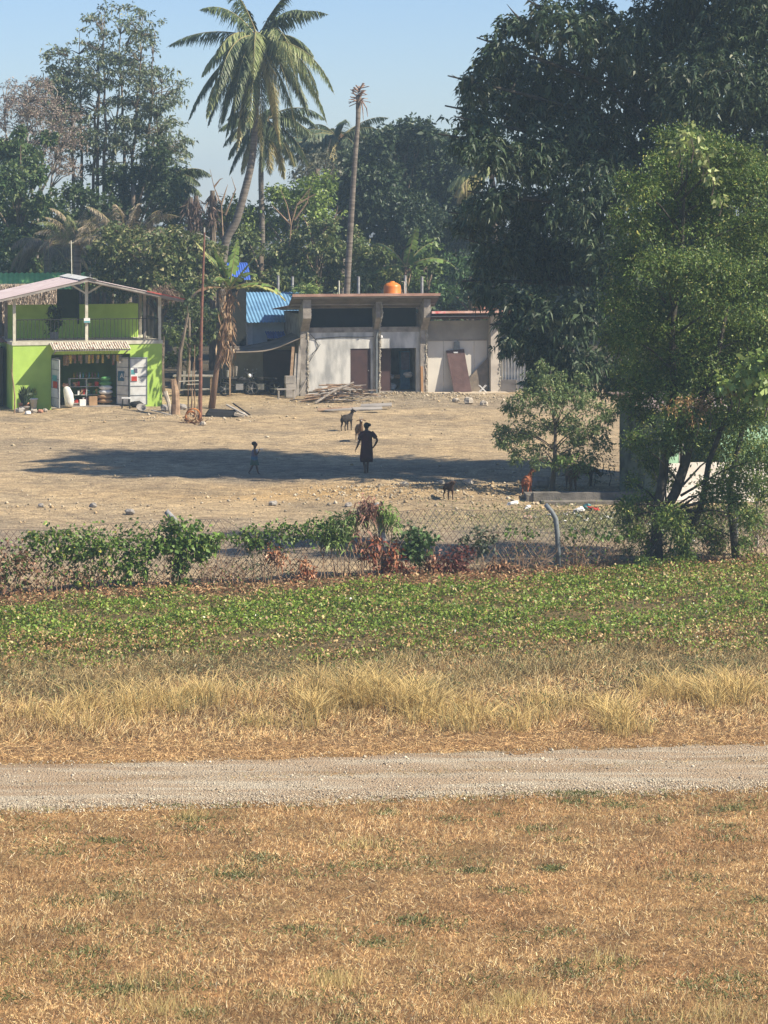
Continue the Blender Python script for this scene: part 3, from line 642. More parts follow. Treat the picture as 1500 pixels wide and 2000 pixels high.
patch(s1, .05, .95, .42, .80, WHITE); patch(s1, .3, .9, .82, 1.1, REDP, 'poster_print', .062); patch(s1, .2, .8, 1.1, 1.35, CYAN, 'poster_print', .062)
patch(s2b, .08, .42, 1.0, 1.42, BLUECLOTH); 
def text(body, loc, size, m, parent, rz=0, name='lettering', wx=1):
    cu = bpy.data.curves.new(name, 'FONT'); cu.body = body; cu.size = size; cu.extrude = .003; cu.align_x = 'CENTER'
    t = bpy.data.objects.new('tmp', cu); COL.objects.link(t); me = bpy.data.meshes.new_from_object(t); bpy.data.objects.remove(t)
    o = link(name, me, m, parent); o.location = loc; o.rotation_euler = (math.pi/2, 0, rz); o.scale.x = wx; return o
text('A', (1.80, -.56, .57), .3, BLACK, s1[0], math.radians(-81), wx=2.2)
text('AI', (4.68, .2, 1.23), .3, WHITE, s2b[0], math.radians(-48))
def inshop(name, label, cat, loc, group=None): 
    p = shop.matrix_basis
    import mathutils
    m = mathutils.Matrix.Translation(shop.location) @ mathutils.Matrix.Rotation(R15, 4, 'Z')
    q = m @ Vector(loc); return thing(name, label, cat, q, R15, group)
# shop contents
sh = inshop('shelf_rack', 'metal shelf unit with packets inside the green shop', 'shelf', (2.55, 1.0, .08))
b = MB()
for u in (0, .72, 1.45):
    for v in (0, .4): b.bar((u, v, 0), (u, v, 1.12), .03)
for z in (.05, .4, .75, 1.1): b.box(0, 1.45, 0, .4, z, z+.02)
b.build('frame', WHITEMETAL, sh)
for k in range(40):
    lv = random.choice([.07, .42, .77]); u = random.uniform(.03, 1.3); s = random.uniform(.07, .16)
    MB().box(u, u+s, .03, .2, lv, lv+random.uniform(.1, .26)).build('packet', random.choice([REDP, GREENPACK, YELLOWP, CARD, WHITE, CYAN, BLUECLOTH]), sh)
g_ = inshop('goods_stack', 'stack of green and pale sacks of goods in the shop doorway', 'sacks', (4.05, .75, .08))
for i, m_ in enumerate([CARD, CARD, WHITE, WHITE, GREENPACK, GREENPACK]):
    MB().blob((random.uniform(-.04, .04), 0, .16+i*.19), (.36-.02*i, .25, .11), .06, 8).build('sack', m_, g_, True)
bx = inshop('carton', 'brown cardboard box on the shop floor', 'box', (3.45, .45, .08)); MB().box(-.17, .17, -.15, .15, 0, .38).box(-.172, .172, -.03, .03, .36, .384).build('carton_body', CARD, bx)
bx = inshop('carton', 'pale box at the foot of the shop shelf', 'box', (3.0, .4, .08)); MB().box(-.13, .13, -.12, .12, 0, .26).box(-.132, .132, -.02, .02, .24, .264).build('carton_body', WHITE, bx)
sk = inshop('rice_sack', 'grey white sack leaning at the left side of the shop door', 'sack', (2.38, .1, .08)); MB().tube([(0, 0, 0), (.02, 0, .2), (-.02, 0, .5), (-.1, .03, .75), (-.14, .03, .85)], [.17, .2, .2, .15, .08], 10).build('sack_body', WHITEMETAL, sk, True)
MB().blob((-.15, .03, .9), (.14, .1, .09), .3, 7).build('sack_top', RUST, sk, True)
for k in range(34):
    u = random.uniform(2.15, 4.9); l = random.uniform(.12, .5)
    o = inshop('hanging_snack', 'strings of small snack packets hanging under the shop lintel', 'snack packets', (u, random.uniform(.2, .7), 2.26), 'snack strips hanging in the shop door')
    b = MB(); b.bar((0, 0, 0), (0, 0, -l), .006)
    for q in range(int(l/.09)): b.box(-.045, .045, -.02, .02, -.09*q-.12, -.09*q-.04)
    b.build('strip', random.choice([RUST, CARD, GREYWOOD, WOOD, YELLOWP]), o)
for k in range(9):
    o = inshop('bottle', 'small bottle standing on top of the shop shelf', 'bottle', (2.75+k*.13, 1.15, 1.2), 'bottles on the shop shelf'); MB().lathe([(.03, 0), (.035, .12), (.012, .2), (.014, .25)], n=8).build('bottle_body', random.choice([YELLOWP, WHITE, CYAN, RUST]), o)
# terrace plant
tp = inshop('potted_plant', 'dark potted plant on the green terrace behind the railing', 'plant', (2.0, 1.9, Fl)); MB().lathe([(.16, 0), (.2, .32)], n=10).build('pot', GREYSTONE, tp)
V, C = crown([(np.array([0, 0, .8]), np.array([.28, .28, .45])), (np.array([.05, 0, 1.25]), np.array([.25, .25, .25]))], 150, 3, .14, .05, .2, [(.03, .05, .02), (.05, .08, .03)]); quads_mesh('foliage', V, C, LEAF, tp)
# antenna pole on the roof
an = inshop('antenna_mast', 'thin pale mast rising above the shop ridge', 'antenna', (3.0, 3.5, Fl))
b = MB(); b.tube([(0, 0, 0), (0, 0, 2.4), (-.03, 0, 4.2)], .02, 6); b.bar((-.12, 0, 4.1), (.08, 0, 4.12), .015); b.build('mast', CREAM, an)
# things in front of the shop
def at_px(px, py): Y = DD(py); return WX(px, Y), Y
def pot(px, py, label, m=TERRACOTTA, h=.3, r=.16, plant=None, seed=0):
    x, y = at_px(px, py); t = thing('potted_plant' if plant else 'flower_pot', label, 'plant' if plant else 'pot', (x, y, hz(x, y)))
    MB().lathe([(r*.7, 0), (r*.95, h*.85), (r*1.1, h*.86), (r*1.1, h), (r*.9, h)], n=12).build('pot', m, t, True)
    if plant:
        hh, pal, L, n_ = plant; P = RG.normal(0, .06, (n_, 3)); P[:, 2] = h+RG.random(n_)*hh*.6
        D = RG.normal(0, .35, (n_, 3)); D[:, 2] += .9; quads_mesh('foliage', leaves(P, D, L, L*.22, .1), pick(pal, n_), LEAF, t)
pot(48, 803, 'clump of dark upright leaves against the shaded green wall', GREYSTONE, .2, .2, (.9, [(.03, .05, .025), (.05, .07, .03)], .42, 90))
pot(66, 800, 'pale potted plant with yellow green leaves left of the shop door', WHITE, .5, .16, (.5, [(.2, .26, .06), (.28, .3, .08)], .2, 50))
pot(58, 799, 'leggy dark plant behind the white pot', GREYSTONE, .3, .14, (.8, [(.035, .055, .025), (.05, .08, .03)], .3, 70))
pot(46, 802, 'wide terracotta bowl on bricks left of the shop door', TERRACOTTA, .35, .22)
pot(283, 792, 'thin plant with green leaves right of the shop shutter', GREYSTONE, .2, .15, (1.0, [(.14, .24, .05), (.2, .3, .08)], .2, 45))
for lab, px, py, s, m_ in [('white tub among the pots by the shop', 54, 808, .15, WHITE), ('orange brick at the right end of the pots', 79, 806, .14, TERRACOTTA), ('dark stone under the terracotta bowl', 38, 806, .22, GREYSTONE), ('white washed stone beside the orange brick', 88, 805, .13, STONE), ('pale stone under the white pot', 66, 806, .17, STONE)]:
    x, y = at_px(px, py); rock(lab, x, y, s, m_, 'stones and bricks edging the pots')
x, y = at_px(28, 808); t = thing('dead_sapling', 'thin bare sapling standing at the left corner of the shop', 'sapling', (x, y, 0)); b = MB(); b.tube([(0, 0, -.1), (.02, 0, .7), (-.05, 0, 1.3), (-.1, 0, 1.7), (-.06, 0, 2.3)], [.035, .032, .028, .02, .008], 6); b.tube([(-.08, 0, 1.6), (-.16, 0, 1.85)], [.015, .006], 5); b.build('stem', WOOD, t)
x, y = at_px(246, 801); t = thing('stool', 'small white topped stool in front of the right shop shutter', 'stool', (x, y, hz(x, y)))
MB().box(-.17, .17, -.14, .14, .42, .47).build('seat', WHITE, t)
for a, c in ((-1, -1), (1, -1), (-1, 1), (1, 1)): MB().bar((a*.13, c*.1, .42), (a*.17, c*.13, 0), .035).build('leg', BLACKIRON, t)
x, y = at_px(275, 803); t = thing('basin', 'dark basin lying on its side near the stool', 'basin', (x, y, hz(x, y)+.02), .3)
o = MB().lathe([(.13, 0), (.2, .18), (.22, .18), (.2, .16), (.11, .02)], n=14).build('bowl', GREYSTONE, t, True); o.rotation_euler = (.7, 0, 0)
x, y = at_px(262, 797); t = thing('scooter_seat', 'black seat shaped bundle behind the basin', 'bundle', (x+.1, y, hz(x, y))); MB().blob((0, 0, .14), (.32, .18, .14), .15, 8).build('bundle', BLACK, t, True)
x, y = at_px(268, 783); t = thing('straw_screen', 'pale slatted piece leaning below the right shutter', 'screen', (x, y-1.0, 0))
for k in range(6): MB().bar((k*.09-.25, 0, .05), (k*.09-.25, .12, .55), .06, .02).build('slat', WOOD if k % 2 else CREAM, t)
x, y = at_px(342, 808); t = thing('tree_stump', 'cut forked tree trunk standing between shop and rusty pole', 'stump', (x, y, hz(x, y)-.05))
b = MB(); b.tube([(0, 0, 0), (.02, 0, .5), (0, 0, 1.0), (-.08, 0, 1.5)], [.24, .17, .15, .12], 9, wob=.12); b.build('trunk', WOOD, t); MB().tube([(.05, .1, .8), (.14, .1, 1.5), (.2, .3, 2.6), (.5, .6, 4.2)], [.12, .10, .08, .04], 8, wob=.1).build('limb', BARK, t)
MB().tube([(-.18, -.1, .02), (-.26, -.1, .55), (-.42, -.1, 1.0)], [.04, .09, .12], 7, wob=.2).build('split_piece', STONE, t)
x, y = at_px(318, 812); t = thing('plank', 'pale plank slanting on the ground before the shop corner', 'plank', (x, y, hz(x, y)+.04)); MB().bar((-.5, .5, .12), (.35, -.5, 0), .1, .03).build('board', GREYWOOD, t)
# rusty pole
x, y = at_px(391, 827); t = thing('pole', 'tall thin rusty pole with small cross arm left of the banana tree', 'pole', (x, y, hz(x, y)-.1))
topz = WZ(450, y); MB().tube([(0, 0, 0), (.02, 0, 2.6), (.06, 0, 4.4), (.17, 0, topz)], [.075, .07, .055, .035], 9).build('shaft', RUSTYPOLE, t)
b = MB(); b.bar((.02, 0, topz-.05), (.38, 0, topz-.22), .03); b.bar((.17, 0, topz), (.17, 0, topz+.2), .05); b.bar((.17, 0, topz-.1), (-.15, 0, topz-.02), .02); b.build('cross_arm', CREAM, t)
MB().tube([(0, 0, 2.58), (0, 0, 2.66)], .085, 9).build('collar', RUST, t)
x, y = at_px(377, 828); t = thing('coiled_hose', 'orange rusty hoop and dry husks at the foot of the rusty pole', 'scrap', (x, y, hz(x, y)))
b = MB(); b.tube([(.28*math.cos(a*.35), .05*math.sin(a), .3+.28*math.sin(a*.35)) for a in range(19)], .03, 6); b.tube([(.2*math.cos(a*.4)-.1, .1, .24+.22*math.sin(a*.4)) for a in range(12)], .04, 6); b.build('hoop', mat('orange_rust', (.5, .2, .06), (.3, .12, .05), 5), t)
n_ = 130; P = RG.normal(0, .22, (n_, 3)); P[:, 2] = np.abs(P[:, 2])*.6; quads_mesh('husks', leaves(P, RG.normal(0, 1, (n_, 3)), .22, .05, .1), pick([(.3, .18, .1), (.42, .28, .16), (.15, .09, .06)], n_), DRY, t)
# stick rack between shop and pole
x, y = at_px(368, 815); t = thing('stick_rack', 'rack of upright sticks tied with a crossbar beside the rusty pole', 'rack', (x, y, hz(x, y)-.05))
for dx, h in [(-.05, 2.6), (.12, 2.2), (.22, 2.9), (.35, 2.4), (.05, 1.6)]:
    MB().tube([(dx, random.uniform(0, .8), 0), (dx+random.uniform(-.08, .08), .4, h*.5), (dx+random.uniform(-.1, .1), .4, h)], [.03, .025, .012], 5).build('stick', WOOD, t)
MB().bar((-.4, .4, 1.42), (.5, .4, 1.46), .04).build('crossbar', CREAM, t); MB().bar((-.1, .35, 1.3), (.45, .35, 1.32), .03).build('crossbar', CREAM, t)
t = thing('table', 'grey table in the shade behind the stick rack', 'table', (WX(378, 119.5), 119.5, 0)); MB().box(-.9, .9, -.4, .4, .9, .96).box(-.7, .7, -.3, .3, .3, .34).build('table_top', GREYWOOD, t)
for a, c in ((-1, -1), (1, -1), (-1, 1), (1, 1)): MB().bar((a*.8, c*.33, 0), (a*.8, c*.33, .9), .06).build('leg', WOOD, t)

# ================================================================== hut and green roofed house behind the shop
t = thing('thatched_hut', 'thatched hut with grey brown roof behind the shop terrace', 'hut', (WX(60, 121), 121, 0), .1)
b = MB()
def thatch(mb, x0, x1, y0, y1, z0, z1, inset):
    pr = []
    for k, (f, z) in enumerate([(0, z0), (.33, z0+(z1-z0)*.36), (.66, z0+(z1-z0)*.7), (1, z1)]):
        a = inset*f; yy0 = y0+(y1-y0)*.47*f; yy1 = y1-(y1-y0)*.47*f; pr.append([(x0+a, yy0, z), (x1-a, yy0, z), (x1-a, yy1, z), (x0+a, yy1, z)])
    for a, c in zip(pr, pr[1:]): mb.hexa(a, c)
thatch(b, -2.9, 2.1, -2.3, 2.3, 3.3, 5.0, 1.2); b.build('roof', THATCH, t)
n_ = 5200; u = RG.random(n_); P = np.stack([RG.uniform(-2.9, 2.1, n_)*(1-.42*u)-.15*u, -2.33+2.05*u, 3.3+1.72*u], 1); D = np.stack([RG.normal(0, .25, n_), -1.1+RG.normal(0, .2, n_), -.75+RG.normal(0, .15, n_)], 1)
quads_mesh('roof_straw', leaves(P+np.array([0, -.02, .04]), D, RG.uniform(.2, .55, n_), .035, .1), pick([(.42, .34, .25), (.3, .23, .17), (.54, .45, .35), (.17, .13, .10)], n_), DRY, t)
b = MB(); b.box(-2.3, 1.5, -1.6, -1.5, 0, 3.35); b.box(-2.3, -2.2, -1.5, 1.6, 0, 3.35); b.box(1.4, 1.5, -1.5, 1.6, 0, 3.35); b.build('wall', TARP, t)
for k in range(7): MB().tube([(-2.7+k*.62, -1.1-.0*k, 4.2), (-2.72+k*.62+random.uniform(-.08, .08), -1.15, 4.75-.03*k)], [.035, .025], 5).build('rafter_end', GREYWOOD, t)
t = thing('green_roofed_house', 'house with bright green tin roof beyond the thatched hut', 'house', (WX(40, 130), 130, 0), .12)
b = MB(); b.corr((-5, -2.4, 4.55), (8.3, 0, 0), (0, 2.6, .72), .25, .03); b.corr((-5, .2, 5.27), (8.3, 0, 0), (0, 2.6, -.72), .25, .03); b.build('roof', GREENROOF, t)
b = MB(); b.box(-4.6, 2.9, -2, -1.9, 0, 4.6); b.box(-4.6, 2.9, 2.3, 2.4, 0, 4.6); b.box(-4.6, -4.5, -1.9, 2.3, 0, 4.6); b.box(2.8, 2.9, -1.9, 2.3, 0, 4.6); b.build('wall', GREYRENDER, t)
b = MB(); b.box(-3.5, -2.5, -2.03, -1.98, 2.6, 3.7); b.build('window', BLACK, t)
t = thing('dark_shed', 'dark shed wall at the left edge beside the green shop', 'shed', (WX(-14, 113), 113.5, 0), R15); b = MB(); b.box(-1.6, .35, 0, 2.5, 0, 2.5); b.build('wall', mat('dark_board', (.05, .045, .04), None, 4), t); MB().corr((-1.7, -.35, 2.75), (2.2, 0, 0), (0, 3.2, .2), .2, .02).build('roof', RUST, t)
b = MB()
for k in range(7): b.bar((-1.0+k*.16, -.1, 2.95), (-1.0+k*.16, -.1, 3.5), .02)
b.bar((-1.1, -.1, 3.5), (.2, -.1, 3.5), .025); b.bar((-1.1, -.1, 2.95), (.2, -.1, 2.95), .025); b.build('grille', WHITEMETAL, t)

# ================================================================== WORKSHOP ROW (three bays)
R12 = math.radians(12)
row = thing('shed_row', 'row of three unpainted concrete bays with tin roofs in the middle of the photo', 'building', (WX(735, 120.9), 120.9, 0), R12)
b = MB()
b.box(-3.15, -1.2, 0, .14, -.2, 2.82); b.box(-.26, -.02, 0, .14, -.2, 2.82); b.box(-1.2, -.26, 0, .14, 2.08, 2.82); b.box(.17, 2.03, .0, .14, 2.08, 2.82); b.box(1.86, 2.03, .0, .14, -.2, 2.08); b.box(-.02, .17, .0, .14, -.2, 2.82)
b.build('whitewashed_wall', WHITEWASH, row)
b = MB(); b.box(-3.15, 2.03, -.02, .14, 2.82, 3.05); b.box(-3.4, 2.3, 4.6, 4.75, -.2, 3.64); b.box(-3.45, -3.32, .3, 4.6, -.2, 3.64); b.box(2.05, 2.2, .3, 4.6, -.2, 3.64); b.build('lintel_beam', CONC, row)
MB().box(-3.1, 2.0, .3, 4.5, -.05, .1).build('floor', CONC, row)
MB().box(-3.3, 2.04, .9, .95, 2.9, 3.88).build('shade_sheet', mat('opening_shade', (.02, .022, .025), None, 4), row)  # near-black sheet added as the shade inside the upper opening
MB().box(.05, .17, .3, 4.5, .1, 3.4).build('partition', CONC, row)
MB().box(-1.18, -.28, .04, .09, .02, 2.07).build('door', BROWNDOOR, row)
MB().lathe([(.025, 0), (.03, .04), (.01, .05)], (-.36, .02, 1.05), 8).build('door_handle', CHROME, bpy.data.objects['door'] if 'door' in bpy.data.objects else row)
EDGE = mat('broken_edge', (.42, .38, .31), (.24, .22, .18), 8, .95, .6, 25)
def roofline(v): return 4.0-(.48*v if v < 0 else .07*v)     # roof rises toward the front
for u0, u1 in [(-3.53, -3.16), (-.13, .16), (2.02, 2.33)]:
    low = -.12
    b = MB(); zf = 4.38
    b.box(u0, u1, -.16 if u0 != -.13 else -.1, .3, -.2, 2.9)
    pts = lambda v0, v1, z0: None
    b.hexa([(u0, -.85 if u0 != -.13 else -.55, 3.5), (u1, -.85 if u0 != -.13 else -.55, 3.5), (u1, .3, 2.5), (u0, .3, 2.5)], [(u0, -.85 if u0 != -.13 else -.55, roofline(-.85)-.06), (u1, -.85 if u0 != -.13 else -.55, roofline(-.85)-.06), (u1, .3, roofline(.3)-.06), (u0, .3, roofline(.3)-.06)])
    b.build('column', CONC, row)
    b = MB()
    z = .1
    while z < 4.2:
        z += random.uniform(.05, .16); v = -.15 if z < 3 else -.15-.45*min(1, (z-3)/.6)
        if z > roofline(v)-.2: break
        b.blob((u1-.03+random.uniform(-.03, .02), v, z), (random.uniform(.03, .07), .05, random.uniform(.05, .14)), .5, 6)
    b.build('rough_brick_edge', EDGE, row)
o = MB(); o.corr((-4.05, -1.12, roofline(-1.12)+.05), (6.75, 0, 0), (0, 1.12, -.48*1.12), .2, .022); o.build('roof', RUST, row)
o = MB(); o.corr((-4.05, 0, roofline(0)+.05), (6.75, 0, 0), (0, 4.8, -.34), .2, .022); o.build('roof', RUST, row)
b = MB(); b.box(-4.07, 2.72, -1.17, -1.12, roofline(-1.12)-.05, roofline(-1.12)+.07); b.build('fascia', mat('rusty_fascia', (.40, .26, .20), (.28, .16, .12), 2), row)
b = MB(); 
for v in (-1.0, -.3, .5, 1.5, 2.5): b.bar((-4.0, v, roofline(v)-.03), (2.65, v, roofline(v)-.03), .06, .08)
b.build('purlin', GREYWOOD, row)
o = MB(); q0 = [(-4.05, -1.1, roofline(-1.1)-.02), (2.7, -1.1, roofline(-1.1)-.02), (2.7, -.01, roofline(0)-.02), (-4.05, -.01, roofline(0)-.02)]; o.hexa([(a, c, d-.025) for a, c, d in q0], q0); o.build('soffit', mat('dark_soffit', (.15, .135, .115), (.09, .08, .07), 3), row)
# third bay
b = MB(); b.box(2.36, 5.3, .2, .34, 2.4, 3.3); b.build('upper_wall', GREYRENDER, row)
for i, (a, c) in enumerate([(2.46, 3.18), (3.2, 3.85), (3.87, 4.62), (4.64, 5.24)]): MB().box(a, c, .24, .28, .02, 2.38).build('panel', WHITEPANEL, row)
b = MB(); b.box(2.37, 2.45, .2, .3, 0, 2.4); b.box(5.25, 5.3, .2, .3, 0, 2.4); b.box(2.45, 5.25, .2, .3, 2.37, 2.43)
b.build('panel_frame', GREYWOOD, row)
b = MB(); b.box(5.3, 5.72, -.25, .3, -.1, 3.55); b.box(5.5, 5.72, .3, 3.4, -.1, 3.0); b.build('end_column', mat('pale_render', (.50, .45, .38), (.38, .34, .29), 2, .9, .2), row)
b = MB()
for k in range(22): b.blob((5.71+random.uniform(-.03, .02), -.22, .1+k*.16+random.uniform(-.05, .05)), (random.uniform(.03, .07), .06, random.uniform(.05, .12)), .5, 6)
b.build('rough_brick_edge', EDGE, row)
def rl2(v): return 3.62-.12*v
o = MB(); o.corr((2.3, -.95, rl2(-.95)), (4.15, 0, 0), (0, 4.2, -.5), .2, .022); o.build('roof', RUST, row)
b = MB(); b.box(2.35, 6.1, -1.0, -.955, rl2(-.95)-.05, rl2(-.95)+.05); b.build('fascia', mat('faded_fascia', (.60, .43, .36), (.46, .24, .18), 1.6, stretch=(1, 1, .3)), row)
MB().box(2.36, 3.0, -1.006, -1.0, rl2(-.95)-.052, rl2(-.95)+.052).build('red_paint_stroke', mat('red_paint', (.6, .12, .12), (.7, .5, .45), 4), row)
b = MB(); b.box(2.36, 5.3, -.9, .2, 3.52, 3.56); b.build('soffit', GREYRENDER, row)
MB().box(-.6, 5.95, -.95, -.001, -.2, .06).build('concrete_apron', mat('pale_slab', (.55, .46, .33), (.42, .35, .26), 2), row)
# loose roof tiles on third bay
t = thing('tile_heap', 'heap of orange roof tiles lying on the lower roof by the dark tree', 'tiles', (WX(955, 123), 123, 3.75), R12)
for k in range(16): MB().bar((random.uniform(-.7, .7), random.uniform(-.4, .4), random.uniform(0, .14)), (random.uniform(-.7, .7), random.uniform(-.4, .4), random.uniform(.02, .2)), .2, .03).build('tile', TERRACOTTA, t)
def inrow(name, label, cat, loc, rz=0, group=None):
    c, s = math.cos(R12), math.sin(R12); ox, oy = row.location.x, row.location.y
    return thing(name, label, cat, (ox+c*loc[0]-s*loc[1], oy+s*loc[0]+c*loc[1], loc[2]), R12+rz, group)
t = inrow('loose_door', 'loose maroon door leaning tilted against the white panels', 'door', (3.55, -.35, .07)); q = [(0, 0, .0), (.82, 0, -.0), (.58, .5, 1.93), (-.25, .5, 1.86)]
MB().hexa(q, [(a, c+.05, d) for a, c, d in q]).build('door_leaf', mat('faded_maroon', (.11, .065, .06), (.08, .045, .042), 3), t)
MB().box(.08, .28, .44, .46, 1.75, 1.82).build('paper_tag', WHITE, t); MB().box(.12, .38, .5, .55, 1.9, 2.26).build('grey_board', GALV, t)
t = inrow('shadow_sheet', 'brown triangular plywood sheet standing in for shade in the right corner of the bay', 'board', (4.32, .0, .06)); q = [(0, 0, 0), (.9, 0, 0), (.92, .1, 1.55), (0, .1, .58)]
MB().hexa(q, [(a, c+.02, d) for a, c, d in q]).build('sheet', mat('shadow', (.22, .18, .135), (.14, .115, .09), 3), t)  # brown sheet shaped like the shadow cast across the white panels
t = inrow('folding_stool', 'small white crossed leg stool frame at the right end of the apron', 'stool', (4.85, -.5, .06))
for a in (-.1, .1): MB().bar((-.16, a, .0), (.16, a, .32), .02).build('leg', WHITE, t); MB().bar((.16, a, .0), (-.16, a, .32), .02).build('leg', WHITE, t)
t = inrow('tin_fence', 'pale striped corrugated tin fence right of the concrete row', 'fence', (5.78, .1, 0), -.5); MB().corr((0, 0, .1), (1.9, 0, 0), (0, 0, 2.1), .14, .035).build('sheet', mat('pale_tin', (.6, .6, .56), (.4, .4, .38), 3, .5), t)
b = MB(); b.box(.1, .9, -.3, -.24, .0, .6); b.build('lean_board', GREYWOOD, t)
# inside the second bay
t = inrow('jumble', 'dim heap of sacks and crates inside the middle bay', 'clutter', (1.1, 1.6, .1))
for k in range(10): MB().blob((random.uniform(-.7, .7), random.uniform(-.3, .5), random.uniform(.1, .7)), (random.uniform(.12, .3), .2, random.uniform(.1, .2)), .2, 7).build('sack', random.choice([CARD, GREYWOOD, GREYCLOTH, WHITEWASH]), t)
t = inrow('inner_cupboard', 'dark cupboard standing inside the middle bay', 'cupboard', (1.45, 1.5, .1)); MB().box(0, .45, 0, .4, 0, 1.75).build('case', BLUECLOTH, t); MB().box(.03, .42, -.02, 0, .05, .85).build('door', BLUECLOTH, t); MB().box(.03, .42, -.02, 0, .9, 1.7).build('door', GREYCLOTH, t)
t = inrow('inner_door', 'dark maroon door ajar inside the middle bay', 'door', (.3, .6, .1)); MB().box(0, .5, 0, .04, 0, 1.95).build('door_leaf', BROWNDOOR, t)
t = inrow('orange_post', 'orange brown timber post at the right of the middle bay', 'post', (2.0, -.22, .05)); MB().bar((.08, 0, 0), (.06, 0, 1.2), .1).build('timber', mat('orange_timber', (.42, .24, .12), None, 4), t)
t = inrow('wall_lamp', 'small white lamp bulb hanging on the middle column', 'lamp', (.2, -.2, 2.55)); MB().lathe([(.02, .14), (.05, .07), (.055, .02), (.02, 0)][::-1], n=8).build('bulb', WHITE, t); MB().bar((0, 0, .14), (-.05, .1, .25), .015).build('arm', BLACKIRON, t)
t = inrow('pipe', 'grey pipe running down the middle column', 'pipe', (-.02, -.14, 0)); MB().tube([(0, 0, 0), (0, 0, 2.6), (.06, 0, 2.85)], .045, 8).build('tube', GALV, t)
t = inrow('cable', 'loose black cable looping along the whitewashed wall', 'cable', (-3.1, -.03, 0)); MB().tube([(-.1, -.15, 2.9), (.3, 0, 2.5), (.4, 0, 2.1), (.15, -.02, 1.9), (-.02, -.1, 1.5), (.5, -.01, 2.3), (.3, 0, 2.55), (1.4, 0, 2.62), (2.4, 0, 2.6), (3, -.05, 2.62)], .012, 5).build('wire', BLACK, t)
# boards leaning left of the row
for k, (du, h, m_, lab) in enumerate([(-3.62, 2.3, GREYWOOD, 'long grey board leaning on the left column nearest the wall'), (-3.78, 1.9, GREYWOOD, 'middle grey board leaning left of the left column'), (-3.95, 2.2, WOOD, 'brown outer board leaning left of the left column'), (-3.35, .75, GREYWOOD, 'short grey plank propped at the foot of the left column')]):
    t = inrow('leaning_board', lab, 'board', (du, -.35, 0), 0, 'boards leaning on the left column'); MB().bar((-.12 if k < 3 else -.4, -.15, 0), (.1, .25, h), .13, .03).build('plank', m_, t)
# water tank behind the roof
t = thing('water_tank', 'orange plastic water tank standing behind the concrete row roof', 'water tank', (WX(766, 127), 127, 3.98))
MB().lathe([(.38, 0), (.41, .06), (.41, .3), (.43, .33), (.41, .36), (.41, .72), (.38, .8), (.22, .9), (.12, .92), (.12, .97), (.02, .98)], n=24).build('tank_body', ORANGE, t, True)
MB().tube([(.45, 0, .95), (.58, 0, .95), (.6, 0, 0)], .025, 6).build('pipe', CREAM, t)
b = MB()
for a, c in ((-1, -1), (1, -1), (-1, 1), (1, 1)): b.bar((a*.35, c*.35, -4.0), (a*.35, c*.35, -.05), .08)
b.box(-.45, .45, -.45, .45, -.06, 0); b.build('stand', WOOD, t)
# rods standing behind the roof
for px, py, lab in [(543, 538, 'first pale pole from the left behind the blue roof'), (571, 540, 'second pale pole just left of the concrete row roof'), (662, 548, 'thin white pole just left of the bare palm trunk'), (700, 540, 'pale pole just right of the bare palm trunk'), (791, 538, 'grey pole right beside the orange tank'), (824, 540, 'pale pole right of the orange tank')]:
    Y = 128.8; t = thing('fence_pole', lab, 'pole', (WX(px, Y), Y, 0), 0, 'pale poles rising behind the roofs'); MB().tube([(0, 0, 0), (0, 0, WZ(py, Y))], .07 if px not in (662,) else .04, 8).build('shaft', CONCPOST if px != 662 else CREAM, t)
# ---- blue roofed house
t = thing('blue_roofed_house', 'pale house with light blue tin roof left of the concrete row', 'house', (WX(530, 125), 125, 0), R12)
MB().corr((-1.3, -.9, 3.12), (3.3, 0, 0), (0, 3.4, 1.3), .16, .02).build('roof', BLUEROOF, t)
b = MB(); b.box(-1.15, 1.9, -.3, -.16, 0, 3.2); b.box(-1.15, -1.0, -.16, 2.4, 0, 3.2); b.build('wall', mat('pale_blue_wall', (.50, .55, .58), (.40, .44, .47), 1.5), t)
MB().box(-1.2, -.95, -.36, -.3, 0, 3.1).build('corner_post', WHITE, t)
MB().corr((-.35, -1.05, 2.38), (1.7, 0, 0), (0, .8, .3), .12, .02).build('window_awning', DEEPBLUE, t)
MB().box(-.25, .9, -.34, -.3, 1.5, 2.3).build('window', BROWNDOOR, t)
t = thing('narrow_tower', 'narrow dark shed with rounded deep blue roof above the banana tree', 'shed', (WX(464, 124), 124, .05), R12)
b = MB(); n8 = 8
for i in range(n8):
    a0 = math.pi*.95*i/n8*.55+.1; a1 = math.pi*.95*(i+1)/n8*.55+.1
    b.corr((-.55+.95*(1-math.cos(a0)), -.4, 5.15+.75*math.sin(a0)) if False else (-.5, -.75+1.3*(i/n8), 5.05+.8*math.sin(math.pi*.5*min(1, i/n8*1.15+.02))), (1.0, 0, 0), (0, 1.3/n8, .8*(math.sin(math.pi*.5*min(1, (i+1)/n8*1.15+.02))-math.sin(math.pi*.5*min(1, i/n8*1.15+.02)))), .11, .015)
b.build('roof', DEEPBLUE, t)
b = MB(); b.box(-.35, .35, -.4, .4, 0, 5.1); b.build('wall', mat('dark_plank', (.018, .02, .018), None, 4), t)
